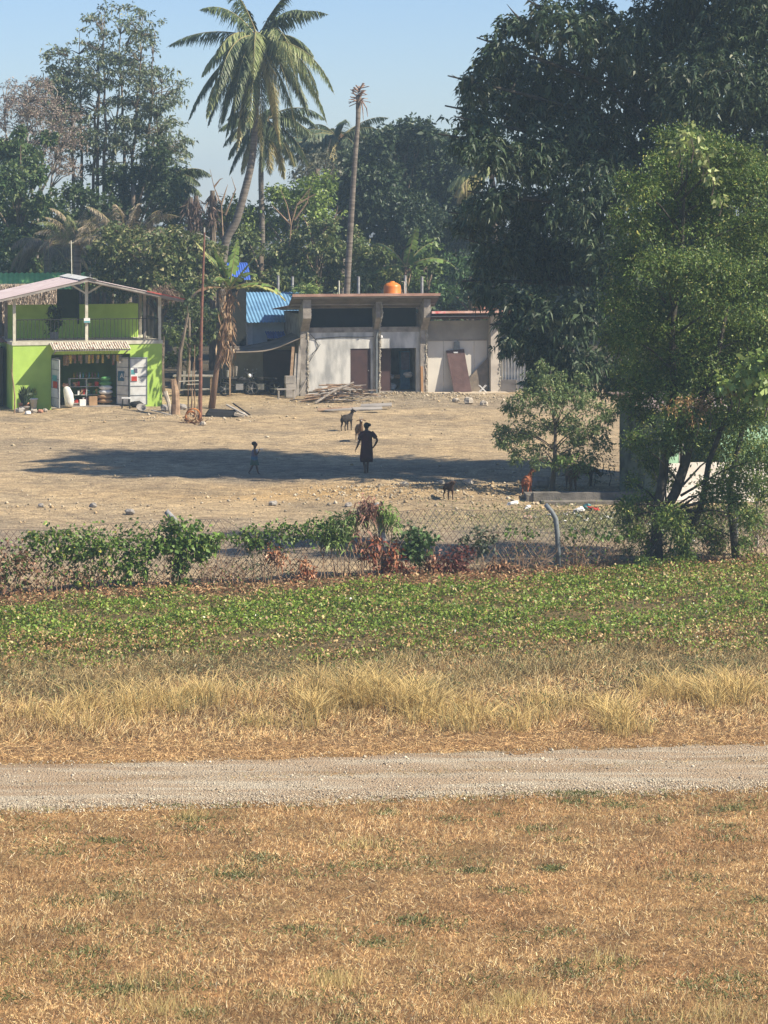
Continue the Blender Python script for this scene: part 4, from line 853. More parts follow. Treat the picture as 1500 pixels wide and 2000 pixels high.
# ---- shaded lean-to between banana tree and row
t = thing('lean_to', 'dark lean to with sagging brown tarpaulin between the banana tree and the concrete row', 'lean to', (WX(520, 121), 121, 0), R12)
tv = []; nx, ny = 12, 5
b = MB()
for j in range(ny):
    for i in range(nx):
        u = i/(nx-1); v = j/(ny-1); b.v.append((-1.9+3.6*u, -1.3+2.8*v, 1.98+.75*u**1.6-.13*math.sin(math.pi*u)+.03*math.sin(9*u+4*v)+.12*v))
for j in range(ny-1):
    for i in range(nx-1): a = j*nx+i; b.f.append((a, a+1, a+nx+1, a+nx))
o = b.build('tarpaulin', TARP, t, True); md = o.modifiers.new('thick', 'SOLIDIFY'); md.thickness = .03
b = MB(); b.box(-1.9, 1.6, 1.5, 1.6, 0, 2.1); b.box(-3.6, -1.9, 1.5, 1.6, 0, 1.0); b.build('back_wall', GREYRENDER, t)
for u, v in ((-1.85, -1.2), (1.55, -1.2)): MB().bar((u, v, 0), (u, v, 2.0 if u < 0 else 2.65), .07).build('post', WOOD, t)
MB().box(.1, 1.5, 1.4, 1.49, .0, 1.9).build('dark_door', BROWNDOOR, t)
for k in range(7): MB().tube([(-2.3+k*.13, -.9, 1.2+random.uniform(-.1, .3)), (-2.3+k*.13, -.88, .35+k*.09)], [.06, .03], 5).build('hanging_cloth', random.choice([GREYCLOTH, GREYWOOD, BLACK, TARP]), t)
def motorbike(x, y, rz, label):
    t = thing('motorbike', label, 'motorbike', (x, y, hz(x, y)), rz, 'motorbikes parked under the tarpaulin')
    for cx in (-.62, .62):
        o = MB().tube([(cx+.27*math.cos(a*math.pi/9), 0, .3+.27*math.sin(a*math.pi/9)) for a in range(19)], .045, 6, cap=False).build('wheel', BLACK, t, True)
        m2 = MB(); m2.tube([(cx, -.05, .3), (cx, .05, .3)], .05, 8)
        for a in range(5): m2.bar((cx, 0, .3), (cx+.25*math.cos(a*1.257), 0, .3+.25*math.sin(a*1.257)), .02)
        m2.build('rim', CHROME, o)
    b = MB(); b.tube([(.62, 0, .3), (.5, 0, .65), (.4, 0, .95)], [.03, .03, .025], 6); b.tube([(.45, 0, .75), (.1, 0, .45), (-.3, 0, .45), (-.62, 0, .3)], .035, 6); b.tube([(-.3, 0, .45), (-.55, 0, .72)], .03, 6); b.build('frame', BLACKIRON, t)
    MB().ellipsoid((.12, 0, .72), (.26, .13, .13)).build('fuel_tank', REDP if 'red' in label else BLACK, t, True)
    MB().ellipsoid((-.35, 0, .76), (.36, .12, .07)).build('seat', BLACK, t, True)
    MB().box(-.12, .22, -.12, .12, .25, .52).build('engine', CHROME, t)
    MB().tube([(.38, -.34, 1.02), (.42, -.1, .98), (.42, .1, .98), (.38, .34, 1.02)], .018, 6).build('handlebar', CHROME, t)
    MB().ellipsoid((.52, 0, .88), (.08, .09, .09)).build('headlight', WHITE, t, True)
    for s in (-1, 1): MB().ellipsoid((.36, s*.3, 1.16), (.015, .06, .04)).build('mirror', CHROME, t, True)
motorbike(WX(465, 119.8), 119.8, .25, 'black motorbike parked left under the tarpaulin')
motorbike(WX(512, 120.2), 120.4, 2.9, 'black motorbike parked right under the tarpaulin next to the bench')
x, Y = WX(562, 117.8), 117.8; t = thing('bench', 'small grey wooden bench in the shade by the left column', 'bench', (x, Y, 0), R12); MB().box(-.5, .35, -.15, .15, .42, .47).build('seat', GREYWOOD, t)
for a, c in ((-.42, -.1), (.27, -.1), (-.42, .1), (.27, .1)): MB().bar((a, c, 0), (a, c, .42), .06).build('leg', GREYWOOD, t)
t = thing('crate', 'grey crate stacked behind the bench in the shade', 'crate', (WX(566, 119), 119, 0), R12); b = MB(); b.box(-.2, .25, -.2, .2, 0, .6); b.box(-.22, .2, -.18, .2, .62, .95); b.build('box', GREYWOOD, t)

# ---- woodpile and boards
x0, y0 = at_px(665, 800)
for k in range(85):
    a = random.uniform(-.45, .75) if random.random() < .7 else random.uniform(0, 3.1); L = random.uniform(.7, 2.2); px = random.gauss(665, 26)
    Y = 115.8+random.uniform(-.7, .9); x = WX(px, Y); hgt = max(0, .62*(1-abs(px-672)/75))*random.random()**.6
    z = hz(x, Y)+.04+hgt; s = random.uniform(-.1, .12); d = Vector((math.cos(a), math.sin(a)*.6, s)); c = Vector((x, Y, z))
    mid = Vector((random.uniform(-.06, .06), random.uniform(-.05, .05), random.uniform(0, .1)))
    r = random.uniform(.018, .045); pts = [-d*L/2, -d*L/4+mid*.7, mid, d*L/4+mid*.6, d*L/2]
    o = MB().tube(pts, [r, r*.95, r*.85, r*.7, r*.45], 6, wob=.1).build('branch', random.choice([WOOD, WOOD, PALEBARK, BARK]), None); o.location = c
    tag(o, 'dry crooked branch lying in the woodpile before the whitewashed wall', 'branch', 'branches heaped in the woodpile')
o = MB().tube([(-.75, -.3, -.35), (0, 0, .12), (.9, .3, .5)], [.05, .045, .035], 7).build('branch', PALEBARK); o.location = (WX(650, 115), 114.9, .42); tag(o, 'long pale branch slanting across the front of the woodpile', 'branch', 'branches heaped in the woodpile')
for lab, px, py, L, ww, ang, m_, tz in [('long weathered board lying flat below the woodpile', 690, 804, 2.4, .4, .05, GREYWOOD, .06), ('short grey sheet lying right of the woodpile', 735, 799, 1.3, .5, -.05, GREYWOOD, .12), ('brown board under the woodpile', 655, 804, 1.5, .3, .15, WOOD, .05)]:
    x, Y = at_px(px, py); o = MB().hexa([(-L/2, -ww/2, 0), (L/2, -ww/2, .04), (L/2, ww/2, .12), (-L/2, ww/2, .06)], [(-L/2, -ww/2, .04), (L/2, -ww/2, .08), (L/2, ww/2, .16), (-L/2, ww/2, .10)]).build('board', m_); o.location = (x, Y, hz(x, Y)+tz); o.rotation_euler.z = ang; tag(o, lab, 'board', 'boards on the ground near the woodpile')
x, Y = at_px(437, 815); t = thing('charred_boards', 'heap of dark charred boards with one pale end right of the rusty pole', 'boards', (x, Y, hz(x, Y)))
MB().hexa([(-.75, -.25, 0), (.6, -.3, 0), (.6, .3, .02), (-.75, .3, .1)], [(-.6, -.15, .2), (.5, -.2, .16), (.45, .2, .25), (-.6, .2, .3)]).build('board', BLACK, t)
MB().bar((.1, .3, .45), (.95, -.2, .05), .14, .04).build('board', GREYWOOD, t); MB().bar((.45, -.25, .12), (.85, -.3, .02), .2, .1).build('board', STONE, t); MB().bar((.35, .4, .5), (1.05, .1, .05), .08, .04).build('board', BLACK, t); MB().bar((-1.3, -.1, .03), (-.5, -.2, .06), .16, .03).build('board', BLACK, t)
# ---- litter in the yard behind the fence
def litter(lab, px, py, s, m_, flat=.3):
    x, Y = at_px(px, py); o = MB().blob((0, 0, s*flat*.6), (s, s*.7, s*flat), .35, 6).build('litter_scrap', m_); o.location = (x, Y, hz(x, Y)+.01); o.rotation_euler = (random.uniform(-.3, .3), random.uniform(-.3, .3), random.random()*6)
    tag(o, lab, 'litter', 'rubbish lying behind the fence')
litter('largest crumpled white bag right of the bent fence post', 1132, 998, .2, WHITE, .5); litter('pale green wrapper below the white bag', 1130, 1008, .13, mat('mint', (.6, .75, .6)), .2); litter('blue and white bottle next to the red cloth', 1146, 990, .12, CYAN, .6); litter('torn red cloth lying on the weeds', 1160, 994, .2, REDP, .3)
litter('white scrap left of the bent fence post', 1032, 990, .15, WHITE, .4); litter('pink paper scrap left of the fence post', 1030, 1015, .16, mat('pink', (.65, .42, .35)), .3); litter('long white bottle near the chestnut goat', 1003, 984, .2, WHITE, .3); litter('cream scrap low on the weeds', 1138, 1020, .12, STONE, .3)
litter('white scrap at the foot of the small tree', 1062, 976, .12, WHITE, .4); litter('white scrap near the ruined hut corner', 1185, 1010, .12, WHITE, .3); litter('grey scrap on the weeds under the feathery tree', 1105, 1002, .1, GREYSTONE, .3)
for k in range(46):
    Y = random.gauss(72.5, 1.7); x = random.gauss(5.8, 1.5)
    if Y < fence_y(x)+1: continue
    o = MB().blob((0, 0, .02), (random.uniform(.03, .08), .04, .02), .4, 5).build('litter_scrap', random.choice([WHITE, STONE, WHITE, WHITEMETAL, CARD])); o.location = (x, Y, hz(x, Y)+.02); o.rotation_euler.z = random.random()*6
    tag(o, 'tiny pale scrap of rubbish strewn on the weeds behind the fence', 'litter', 'tiny scraps strewn behind the fence')
for k, (px, py) in enumerate([(655, 847), (668, 863), (570, 1014), (300, 910), (160, 925), (210, 936), (320, 898), (240, 895)]):
    pass

# ================================================================== RUINED HUT on the right
Y0 = 76.6; hx = WX(1287, Y0)
DARKBARK = mat('dark_bark', (.085, .075, .06), (.04, .035, .03), 6, .95, .5, 20)
hut = thing('ruined_hut', 'small ruined hut with mossy side wall and chalky front behind the feathery tree', 'hut', (hx, Y0, 0), R15)
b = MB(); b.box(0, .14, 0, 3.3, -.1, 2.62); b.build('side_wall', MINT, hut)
b = MB(); b.box(.14, 3.6, 0, .14, -.1, 1.15); b.build('lower_front_wall', OFFWHITE, hut)
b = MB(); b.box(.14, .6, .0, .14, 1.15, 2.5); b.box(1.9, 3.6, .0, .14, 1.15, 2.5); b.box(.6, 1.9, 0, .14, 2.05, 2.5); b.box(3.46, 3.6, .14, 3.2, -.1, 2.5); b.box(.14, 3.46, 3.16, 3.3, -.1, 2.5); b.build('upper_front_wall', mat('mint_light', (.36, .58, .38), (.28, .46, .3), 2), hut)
MB().corr((-.25, -.35, 2.66), (4.2, 0, 0), (0, 4, .3), .22, .03).build('roof', mat('rusty_white_tin', (.6, .55, .5), (.32, .19, .14), 2, .6, stretch=(1, .3, 1)), hut)
MB().box(.62, .9, .02, .1, 1.2, 2.0).build('window_frame', GREYWOOD, hut)
fd = thing('low_wall', 'low grey concrete footing wall left of the ruined hut', 'wall', (WX(1210, 77.2), 77.2, 0), .05); b = MB(); b.box(-2.5, 1.6, 0, .35, -.2, .26); b.box(-2.7, -2.3, .05, .9, -.2, .2); b.box(-2.3, 1.4, -.5, .0, -.2, .05); b.build('footing', mat('shaded_concrete', (.22, .20, .17), (.12, .11, .095), 3, .95, .5, 25), fd)  # bare concrete colour darkened to carry the shade on the low wall
t = thing('wire_post', 'leaning pale stake at the right edge behind the fence', 'post', (WX(1478, 67), 67, 0)); MB().tube([(0, 0, 0), (.02, 0, 1.2), (.0, 0, 2.4)], [.05, .045, .03], 6).build('stake', PALEBARK, t)
t = thing('green_bin', 'dark green crate at the right edge of the yard', 'crate', (WX(1500, 78.5), 78.5, 0)); b = MB(); b.box(-.35, .5, -.3, .3, 0, .55); b.box(-.37, .52, -.32, .32, .5, .58); b.build('crate_body', mat('dark_green', (.04, .12, .07)), t); MB().box(-.35, -.1, -.33, -.3, .02, .5).build('yellow_panel', YELLOWP, t)

# ================================================================== FENCE
fen = thing('chain_link_fence', 'rusty chain link fence crossing the whole picture before the bare yard', 'fence', (0, fence_y(0), 0))
fb = np.array([0, fence_y(0), 0])
def fpt(x, z): y = fence_y(x); return (x, y-fb[1], hz(x, y)+z)
HGT = 1.42
b = MB(); sp = .15; k = int((11-(-11))/sp)
top = lambda x: HGT+.05*math.sin(x*1.1)+.03*math.sin(x*2.7)-(.18 if -3.6 < x < -1.5 else 0)
for i in range(-12, k+12):
    for s in (-1, 1):
        pts = []
        for j in range(0, 5):
            x = -11+i*sp+s*HGT*.72*(j/4-.5)*1.0; z = .02+(top(x)-.02)*j/4
            if -11.2 < x < 11.6: pts.append(fpt(x+.02*math.sin(j*2.2+i), z))
        for p, q in zip(pts, pts[1:]): b.bar(p, q, .0098, .0098)
b.build('wire_mesh', WIRE, fen)
for zz in (0.01, -.5):
    pts = [fpt(x, (top(x)+zz)) for x in np.arange(-11, 11.5, .35)]
    MB().tube(pts, .006, 4).build('tension_wire', WIRE, fen)
def post(px, pyb, h, m_=GALV, lean=0, bend=-.3, r=.055):
    Y = DD(pyb); x = WX(px, Y); y = fence_y(x)-.0; x = WX(px, y)
    z = hz(x, y); o = (x, y-fb[1], z); s = MB()
    s.tube([(o[0], o[1], z-.1), (o[0]+lean*.5, o[1], z+h*.55), (o[0]+lean, o[1], z+h*.82), (o[0]+lean+bend*.35, o[1], z+h*.93), (o[0]+lean+bend, o[1], z+h*1.06)], [r, r, r*.98, r*.95, r*.9], 9)
    s.build('post', m_, fen, True); return x, y
post(1092, 1122, 1.42, GALV, -.08, -.24, .062); post(352, 1172, 1.60, CONCPOST, -.02, -.3, .07); post(752, 1148, 1.58, CONCPOST, -.12, -.1, .085); post(1437, 1096, 1.5, CONCPOST, 0, .0, .06); post(-30, 1182, 1.5, CONCPOST, 0, -.3, .07)

# ---- vines and shrubs on the fence
VINE = [(.12, .20, .045), (.16, .26, .05), (.08, .14, .03), (.24, .30, .07)]
DEAD = [(.30, .17, .10), (.22, .12, .075), (.42, .26, .15), (.15, .09, .06)]
REDS = [(.26, .075, .045), (.34, .12, .06), (.18, .06, .04), (.42, .19, .10)]
def stem_net(mb, c, r, k=10):
    for _ in range(k):
        x = c[0]+random.uniform(-r[0], r[0]); z1 = c[2]+random.uniform(-r[2], r[2]); x2 = x+random.uniform(-.3, .3); y = c[1]-.03
        zb = hz(x, y); mb.tube([(x, y, zb), (x+random.uniform(-.1, .1), y, zb+(z1-zb)*.4), (x2, y-.04, zb+(z1-zb)*.75), (x2+random.uniform(-.15, .15), y, z1)], [.014, .011, .008, .005], 4)
def vine(label, lst, dens, pal, wts=None, L=.09, Wd_=.07, name='climbing_vine', cat='vine', per=2, stems=10, m_=None, droop=.25, dy=-.06, rnd=1.0, gr=.3):
    cl = []
    for px, py, r in lst:
        x = WX(px, 60.5); Y = fence_y(x); x = WX(px, Y); rr = r*Y/F*1.25; cl.append((np.array([x, Y+dy, WZ(py, Y)]), np.array([rr, min(.28, rr*.7), rr*.9])))
    base = (cl[0][0][0], cl[0][0][1], hz(cl[0][0][0], cl[0][0][1])); t = thing(name, label, cat, base)
    mb = MB()
    for c, r in cl: stem_net(mb, (c[0]-base[0], c[1]-base[1], c[2]-base[2]), r, max(2, stems//len(cl)+1)) if False else None
    for c, r in cl:
        for _ in range(max(2, int(stems*.5)//len(cl)+1)):
            x = c[0]+random.uniform(-1, 1)*r[0]; y = c[1]+random.uniform(-.05, .05); z1 = max(hz(x, y)+.1, c[2]+random.uniform(-.6, .9)*r[2]); zb = hz(x, y); x2 = x+random.uniform(-.25, .25)
            mb.tube([(x-base[0], y-base[1], zb-base[2]), (x+random.uniform(-.12, .12)-base[0], y-base[1]-.03, zb+(z1-zb)*.4-base[2]), (x2-base[0], y-base[1], zb+(z1-zb)*.75-base[2]), (x2+random.uniform(-.15, .15)-base[0], y-base[1], z1-base[2])], [.010, .008, .006, .004], 4)
    mb.build('stems', WOOD, t)
    V, C = crown(cl, dens*1.25, per, L, Wd_, droop, pal, wts, groups=7, gr=gr*1.7, outw=.6, rnd=rnd); V[:, :, 2] = np.maximum(V[:, :, 2], .02)
    quads_mesh('foliage', V, C, m_ or LEAF, t, base); return t
vine('thin brown and green climber at the left end of the fence', [(20, 1075, 26), (30, 1120, 30), (8, 1140, 24), (60, 1090, 20), (70, 1130, 22)], 55, VINE+DEAD, [1, 1, 1, .3, 1.5, 1.5, .6, 1], stems=26)
vine('leafy green vine along the fence top with yellow leaves beside the left end', [(90, 1056, 22), (130, 1050, 26), (170, 1058, 30), (205, 1076, 20), (150, 1080, 20), (110, 1080, 16), (60, 1050, 14), (230, 1056, 14), (200, 1105, 12)], 95, VINE+[(.45, .42, .08)], [3, 3, 2, 1, .5], stems=16)
vine('sparse yellowing climber hanging low on the left fence', [(108, 1108, 18), (160, 1115, 24), (190, 1130, 24), (140, 1140, 22)], 50, VINE+DEAD+[(.48, .45, .1)], [1, 1, 2, .5, 1, 1.4, .6, 1, .5], stems=24)
vine('green vine clump hanging between the two left posts', [(255, 1060, 26), (250, 1095, 26), (270, 1085, 24), (240, 1130, 14), (285, 1120, 12), (290, 1050, 12)], 85, VINE, [3, 3, 3, 1], stems=14)
vine('big bushy vine smothering the fence post left of centre', [(335, 1022, 13), (352, 1042, 24), (385, 1056, 20), (322, 1058, 18), (412, 1062, 16), (350, 1075, 17), (425, 1050, 8), (300, 1072, 12), (395, 1082, 12)], 125, VINE, [3, 3.5, 1.5, 1.2], L=.11, Wd_=.085, stems=12, dy=-.18)
vine('leaves hanging down the vine covered post', [(352, 1105, 16), (352, 1135, 13), (354, 1155, 10)], 170, VINE, [1, 1, 3, .3], stems=8, dy=-.15)
vine('dry brown stems and dead leaves right of the smothered post', [(395, 1110, 26), (430, 1120, 28), (400, 1145, 22), (460, 1110, 22), (290, 1150, 20), (320, 1130, 20)], 38, DEAD+VINE, [2, 2, 1, 2, .6, .3, .6, .1], L=.08, Wd_=.04, stems=70)
vine('thin green vine running along the fence top left of the leaning post', [(470, 1050, 16), (500, 1046, 20), (540, 1044, 22), (575, 1040, 20), (610, 1035, 20), (640, 1036, 16), (500, 1065, 16)], 90, VINE, [2, 2, 3, 1], stems=16)
vine('grey green strands hanging on the mesh in the middle', [(505, 1090, 22), (480, 1110, 20), (545, 1100, 16), (570, 1110, 14), (520, 1125, 14)], 32, [(.13, .15, .08), (.1, .12, .06), (.2, .17, .1)], stems=44, L=.07, Wd_=.04)
vine('orange brown dead leaves caught on the fence', [(535, 1078, 13), (548, 1088, 10), (590, 1100, 9), (596, 1128, 16), (580, 1140, 12), (604, 1110, 8)], 110, [(.42, .17, .08), (.5, .26, .14), (.28, .11, .06), (.55, .36, .24)], L=.17, Wd_=.045, stems=14, m_=DRY, droop=.5)
vine('spiky green leaf sprays reaching toward the leaning post', [(655, 1035, 18), (670, 1020, 16), (648, 1052, 14), (690, 1010, 12), (660, 1048, 14)], 130, [(.16, .24, .06), (.22, .30, .09), (.1, .15, .05)], L=.2, Wd_=.04, stems=8, droop=.4)
vine('green fern like spray on the right of the leaning post top', [(750, 995, 10), (756, 1008, 12), (762, 1022, 12)], 150, [(.2, .3, .07), (.16, .25, .06)], L=.18, Wd_=.035, stems=5, droop=.5, dy=-.2)
vine('withered reddish brown leaves drooping over the leaning post top', [(716, 992, 15), (702, 1003, 12), (730, 985, 12), (738, 997, 8), (716, 1008, 8), (692, 1044, 10)], 75, [(.22, .12, .09), (.3, .17, .12), (.15, .08, .06), (.36, .2, .15)], L=.2, Wd_=.05, stems=8, m_=DRY, droop=.6, dy=-.15, cat='dead leaves')
vine('red leaved shrub growing around the leaning post', [(728, 1065, 18), (716, 1080, 14), (762, 1088, 18), (774, 1100, 16), (748, 1108, 12), (765, 1066, 10)], 62, REDS+[(.2, .12, .08), (.12, .14, .05)], [2, 2, 2, .7, 1.5, .7], L=.15, Wd_=.06, name='red_shrub', cat='shrub', stems=16, droop=.35, dy=-.15)
vine('low orange red shrub at the foot of the leaning post', [(735, 1140, 18), (752, 1146, 16), (722, 1132, 12)], 110, [(.5, .13, .05), (.36, .08, .04), (.2, .07, .04), (.1, .14, .04)], L=.13, Wd_=.055, name='red_shrub', cat='shrub', stems=10, droop=.3, dy=-.3)
vine('round glossy dark green bush right of the leaning post', [(808, 1050, 20), (822, 1068, 20), (796, 1074, 14), (836, 1050, 12), (812, 1092, 12)], 80, [(.06, .11, .035), (.09, .15, .05), (.12, .2, .07)], L=.13, Wd_=.09, name='green_shrub', cat='shrub', stems=10, droop=.1, dy=-.1)
vine('thin red brown shrub under the glossy bush', [(840, 1090, 14), (848, 1110, 14), (820, 1125, 14), (800, 1125, 14), (785, 1130, 12)], 90, REDS+DEAD, None, L=.11, Wd_=.05, name='red_shrub', cat='shrub', stems=14, dy=-.1)
vine('dense dark maroon bush right of the glossy green one', [(880, 1100, 26), (900, 1085, 18), (872, 1112, 20), (912, 1075, 10), (895, 1118, 16)], 85, [(.13, .045, .035), (.18, .06, .045), (.1, .04, .035), (.24, .09, .07)], L=.11, Wd_=.05, name='maroon_bush', cat='shrub', stems=12, dy=-.1)
vine('wilted dark green tree branch leaning on the fence', [(935, 1040, 12), (945, 1060, 16), (955, 1048, 10), (905, 1050, 8), (940, 1080, 10)], 80, [(.08, .11, .06), (.12, .15, .08), (.06, .08, .05)], L=.12, Wd_=.05, stems=8)
vine('withered hanging brown leaves low on the fence', [(975, 1100, 14), (998, 1108, 12), (965, 1112, 10), (1010, 1115, 8)], 90, DEAD, None, L=.15, Wd_=.05, stems=10, m_=DRY, droop=.6)
vine('dry tangled stems left of the bent steel post', [(1020, 1080, 24), (1045, 1095, 22), (1000, 1075, 18), (1060, 1070, 16)], 26, DEAD+VINE, [2, 2, .6, 2, .8, .3, 1.2, .1], L=.06, Wd_=.03, stems=70)
vine('dry tangled stems right of the bent steel post', [(1115, 1080, 22), (1140, 1100, 24), (1160, 1080, 24), (1185, 1100, 20), (1130, 1065, 16), (1200, 1070, 16)], 34, DEAD+VINE, [1.5, 2, .5, 2, 1, .3, 2, .1], L=.065, Wd_=.035, stems=80)
vine('thin vine along the fence top right of the bent steel post', [(1110, 1040, 10), (1140, 1042, 12), (1175, 1038, 14), (1210, 1040, 16), (1000, 1040, 12), (1030, 1042, 10)], 60, VINE, [1, 1, 3, .3], stems=8)
vine('scrubby dry bush low at the right end of the fence', [(1460, 1050, 24), (1400, 1065, 20), (1490, 1030, 26), (1480, 1075, 20)], 40, DEAD+VINE, [1, 1.5, .5, 1.5, 1, .3, 2, .1], L=.07, Wd_=.04, stems=50)

# ================================================================== TREES
MANGO = [(.035, .062, .032), (.048, .082, .038), (.065, .10, .048), (.10, .13, .065), (.16, .165, .095)]
# feathery tree at the fence
fc = clumps_px([(1335, 285, 55), (1380, 300, 50), (1300, 330, 50), (1250, 365, 45), (1430, 360, 60), (1360, 370, 70), (1235, 430, 50), (1300, 430, 60), (1400, 450, 70), (1460, 470, 60), (1230, 500, 50), (1290, 520, 60), (1370, 540, 80), (1460, 570, 70),
    (1225, 575, 55), (1290, 610, 70), (1400, 630, 80), (1480, 660, 70), (1220, 650, 55), (1270, 690, 60), (1350, 700, 75), (1440, 730, 70), (1240, 745, 50), (1310, 770, 60), (1390, 800, 70), (1470, 810, 60), (1250, 800, 35), (1330, 835, 50), (1420, 870, 55), (1490, 890, 50),
    (1300, 860, 38), (1440, 930, 45), (1390, 960, 40), (1300, 930, 28), (1260, 990, 38), (1310, 1010, 36), (1370, 1020, 36), (1235, 1040, 28), (1280, 1070, 34), (1330, 1075, 26), (1400, 1050, 30), (1490, 960, 40), (1220, 985, 24), (1480, 340, 50), (1500, 420, 50), (1440, 300, 36), (1500, 540, 50), (1500, 640, 50), (1500, 740, 50), (1270, 900, 30), (1240, 860, 26), (1420, 1000, 30), (1460, 1010, 30), (1300, 1100, 22), (1260, 1105, 20), (1235, 940, 16), (1225, 1010, 18), (1330, 1040, 24), (1400, 1080, 18), (1450, 1060, 20), (1480, 1020, 24), (1350, 1100, 14), (1440, 980, 26), (1225, 1075, 14), (1215, 780, 18)], 64, 1.6)
fb_ = (WX(1283, 63.6), 63.6); ft = W(1320, 420, 64)
root = thing('feathery_tree', 'large feathery light green tree at the right end of the fence', 'tree', (fb_[0], fb_[1], hz(*fb_)-.05))
bz = np.array([fb_[0], fb_[1], hz(*fb_)-.05]); mb = MB()
def lp(px, py, Y=64): return tuple(W(px, py, Y)-bz)
mb.tube([(0, 0, 0), lp(1282, 1050), lp(1285, 990), lp(1296, 930), lp(1300, 860), lp(1316, 760), lp(1312, 640), lp(1330, 520), lp(1335, 400), lp(1345, 300)], [.17, .13, .12, .11, .10, .09, .075, .06, .04, .015], 8, wob=.06)
mb.tube([lp(1292, 1010), lp(1320, 960), lp(1340, 900), lp(1352, 830), lp(1400, 700), lp(1430, 560)], [.13, .12, .115, .10, .07, .02], 8, wob=.06)
mb.tube([lp(1332, 1112), lp(1345, 1050), lp(1372, 980), lp(1385, 900), lp(1440, 760), lp(1470, 640)], [.09, .085, .08, .07, .05, .02], 7, wob=.06)
mb.tube([lp(1437, 1096), lp(1430, 1020), lp(1425, 950), lp(1450, 840), lp(1480, 700)], [.10, .09, .08, .06, .03], 7, wob=.06)
for c, r in fc:
    c_ = Vector(c-bz); a = Vector(lp(random.choice([1300, 1316, 1330]), min(1000, 400+(H-c[2])*F/64+90))); mb.tube([a, a.lerp(c_, .5)+Vector((0, 0, .1)), c_], [.035, .022, .008], 5)
    for _ in range(4):
        d = Vector((random.uniform(-1, 1), random.uniform(-.8, .8), random.uniform(-.4, .7))).normalized()*float(r[0]); mb.tube([c_, c_+d*.6, c_+d*1.15-Vector((0, 0, .06))], [.012, .008, .004], 4)
mb.build('trunk', DARKBARK, root, True)
V, C = crown(fc, 135, 4, .09, .034, .25, [(.07, .125, .03), (.10, .165, .036), (.15, .22, .045), (.22, .27, .06), (.34, .33, .09)], [3, 3, 2, 1.2, .5], groups=18, gr=.27, fill=.25, outw=.6, rnd=1.0, tips_jit=.06, core=26)
quads_mesh('crown', V, C, LEAF, root, bz)
def px_vine(name, label, cat, lst, Y, dens, L, Wd_, pal, per=2, m_=None, dy=.4, wts=None, droop=.3, gr=.3, stalk=True):
    cl = clumps_px(lst, Y, dy); c0 = cl[0][0]; base = np.array([c0[0], c0[1], hz(c0[0], c0[1])]); t = thing(name, label, cat, base)
    V, C = crown(cl, dens, per, L, Wd_, droop, pal, wts, groups=8, gr=gr, outw=.6, rnd=1); quads_mesh('foliage', V, C, m_ or LEAF, t, base)
    mb = MB()
    for c, r in cl: 
        q = c-base; low = q[2]-min(q[2], float(r[2])*1.6+.15); mb.tube([(q[0], q[1]+.05, low), (q[0]+.06, q[1], (low+q[2])/2), tuple(q)], [.02, .014, .008], 5)
    mb.build('stems', BARK, t); return t
px_vine('broadleaf_vine', 'vine with big round pale green leaves over the feathery tree at the right edge', 'vine', [(1470, 725, 34), (1440, 760, 26), (1495, 755, 34), (1410, 745, 16), (1500, 700, 26)], 62.3, 60, .17, .16, [(.26, .36, .10), (.34, .42, .14), (.18, .27, .07)])
px_vine('broadleaf_vine', 'pale leaved vine draped over the top of the feathery tree', 'vine', [(1350, 270, 26), (1380, 300, 20), (1325, 290, 18), (1390, 345, 18), (1405, 390, 14), (1370, 320, 14)], 62.6, 50, .15, .12, [(.30, .36, .12), (.4, .42, .2), (.2, .28, .08)])
px_vine('rusty_foliage', 'rust brown dying foliage low in the feathery tree', 'foliage', [(1350, 790, 28), (1320, 800, 20), (1385, 795, 24), (1360, 815, 20), (1425, 770, 16)], 62.6, 50, .09, .035, [(.36, .22, .10), (.28, .17, .08), (.45, .30, .14)], 3)
px_vine('yellow_shoots', 'yellow new leaf shoots among the dark mango leaves', 'foliage', [(1263, 520, 12), (1222, 595, 12), (1195, 590, 10), (1292, 640, 12), (1355, 655, 13), (1215, 680, 12), (1320, 695, 14), (1400, 600, 10)], 65.5, 70, .16, .03, [(.38, .32, .07), (.5, .40, .10), (.28, .28, .06)], 4, droop=.6)
# big mango tree
mlist = [(1045, 62, 42), (1000, 50, 30), (1065, 30, 36), (1150, 25, 50), (1120, 60, 50), (975, 100, 42), (945, 125, 30), (1010, 130, 60), (955, 180, 50), (924, 172, 34), (1030, 210, 70), (940, 250, 45), (918, 228, 30), (908, 282, 34), (960, 300, 50), (1100, 150, 90), (1200, 80, 80),
    (1290, 60, 90), (1400, 50, 100), (1500, 60, 100), (1140, 260, 100), (1260, 180, 110), (1380, 170, 110), (1500, 190, 110), (1050, 310, 80), (960, 390, 55), (1040, 410, 85), (1160, 380, 100), (1280, 320, 110), (1430, 320, 120), (1530, 340, 110),
    (925, 430, 45), (980, 490, 70), (1080, 510, 90), (1200, 500, 100), (1340, 470, 110), (1480, 480, 110), (950, 560, 45), (1020, 600, 60), (1110, 620, 80), (1220, 620, 90), (1360, 620, 110), (1500, 620, 110),
    (1010, 670, 40), (1060, 690, 60), (1140, 710, 60), (1230, 730, 70), (1340, 750, 90), (1460, 760, 100), (1000, 640, 28), (1040, 745, 26), (1100, 755, 30)]
mc = clumps_px(mlist, 82.8, 2.4)
mc += clumps_px([(1330, -60, 110), (1450, -90, 130), (1560, -120, 140), (1500, -220, 130), (1620, -250, 130), (1640, 0, 130), (1680, 200, 130), (1680, 400, 120), (1560, -330, 90), (1720, -120, 120)], 83, 2.6)
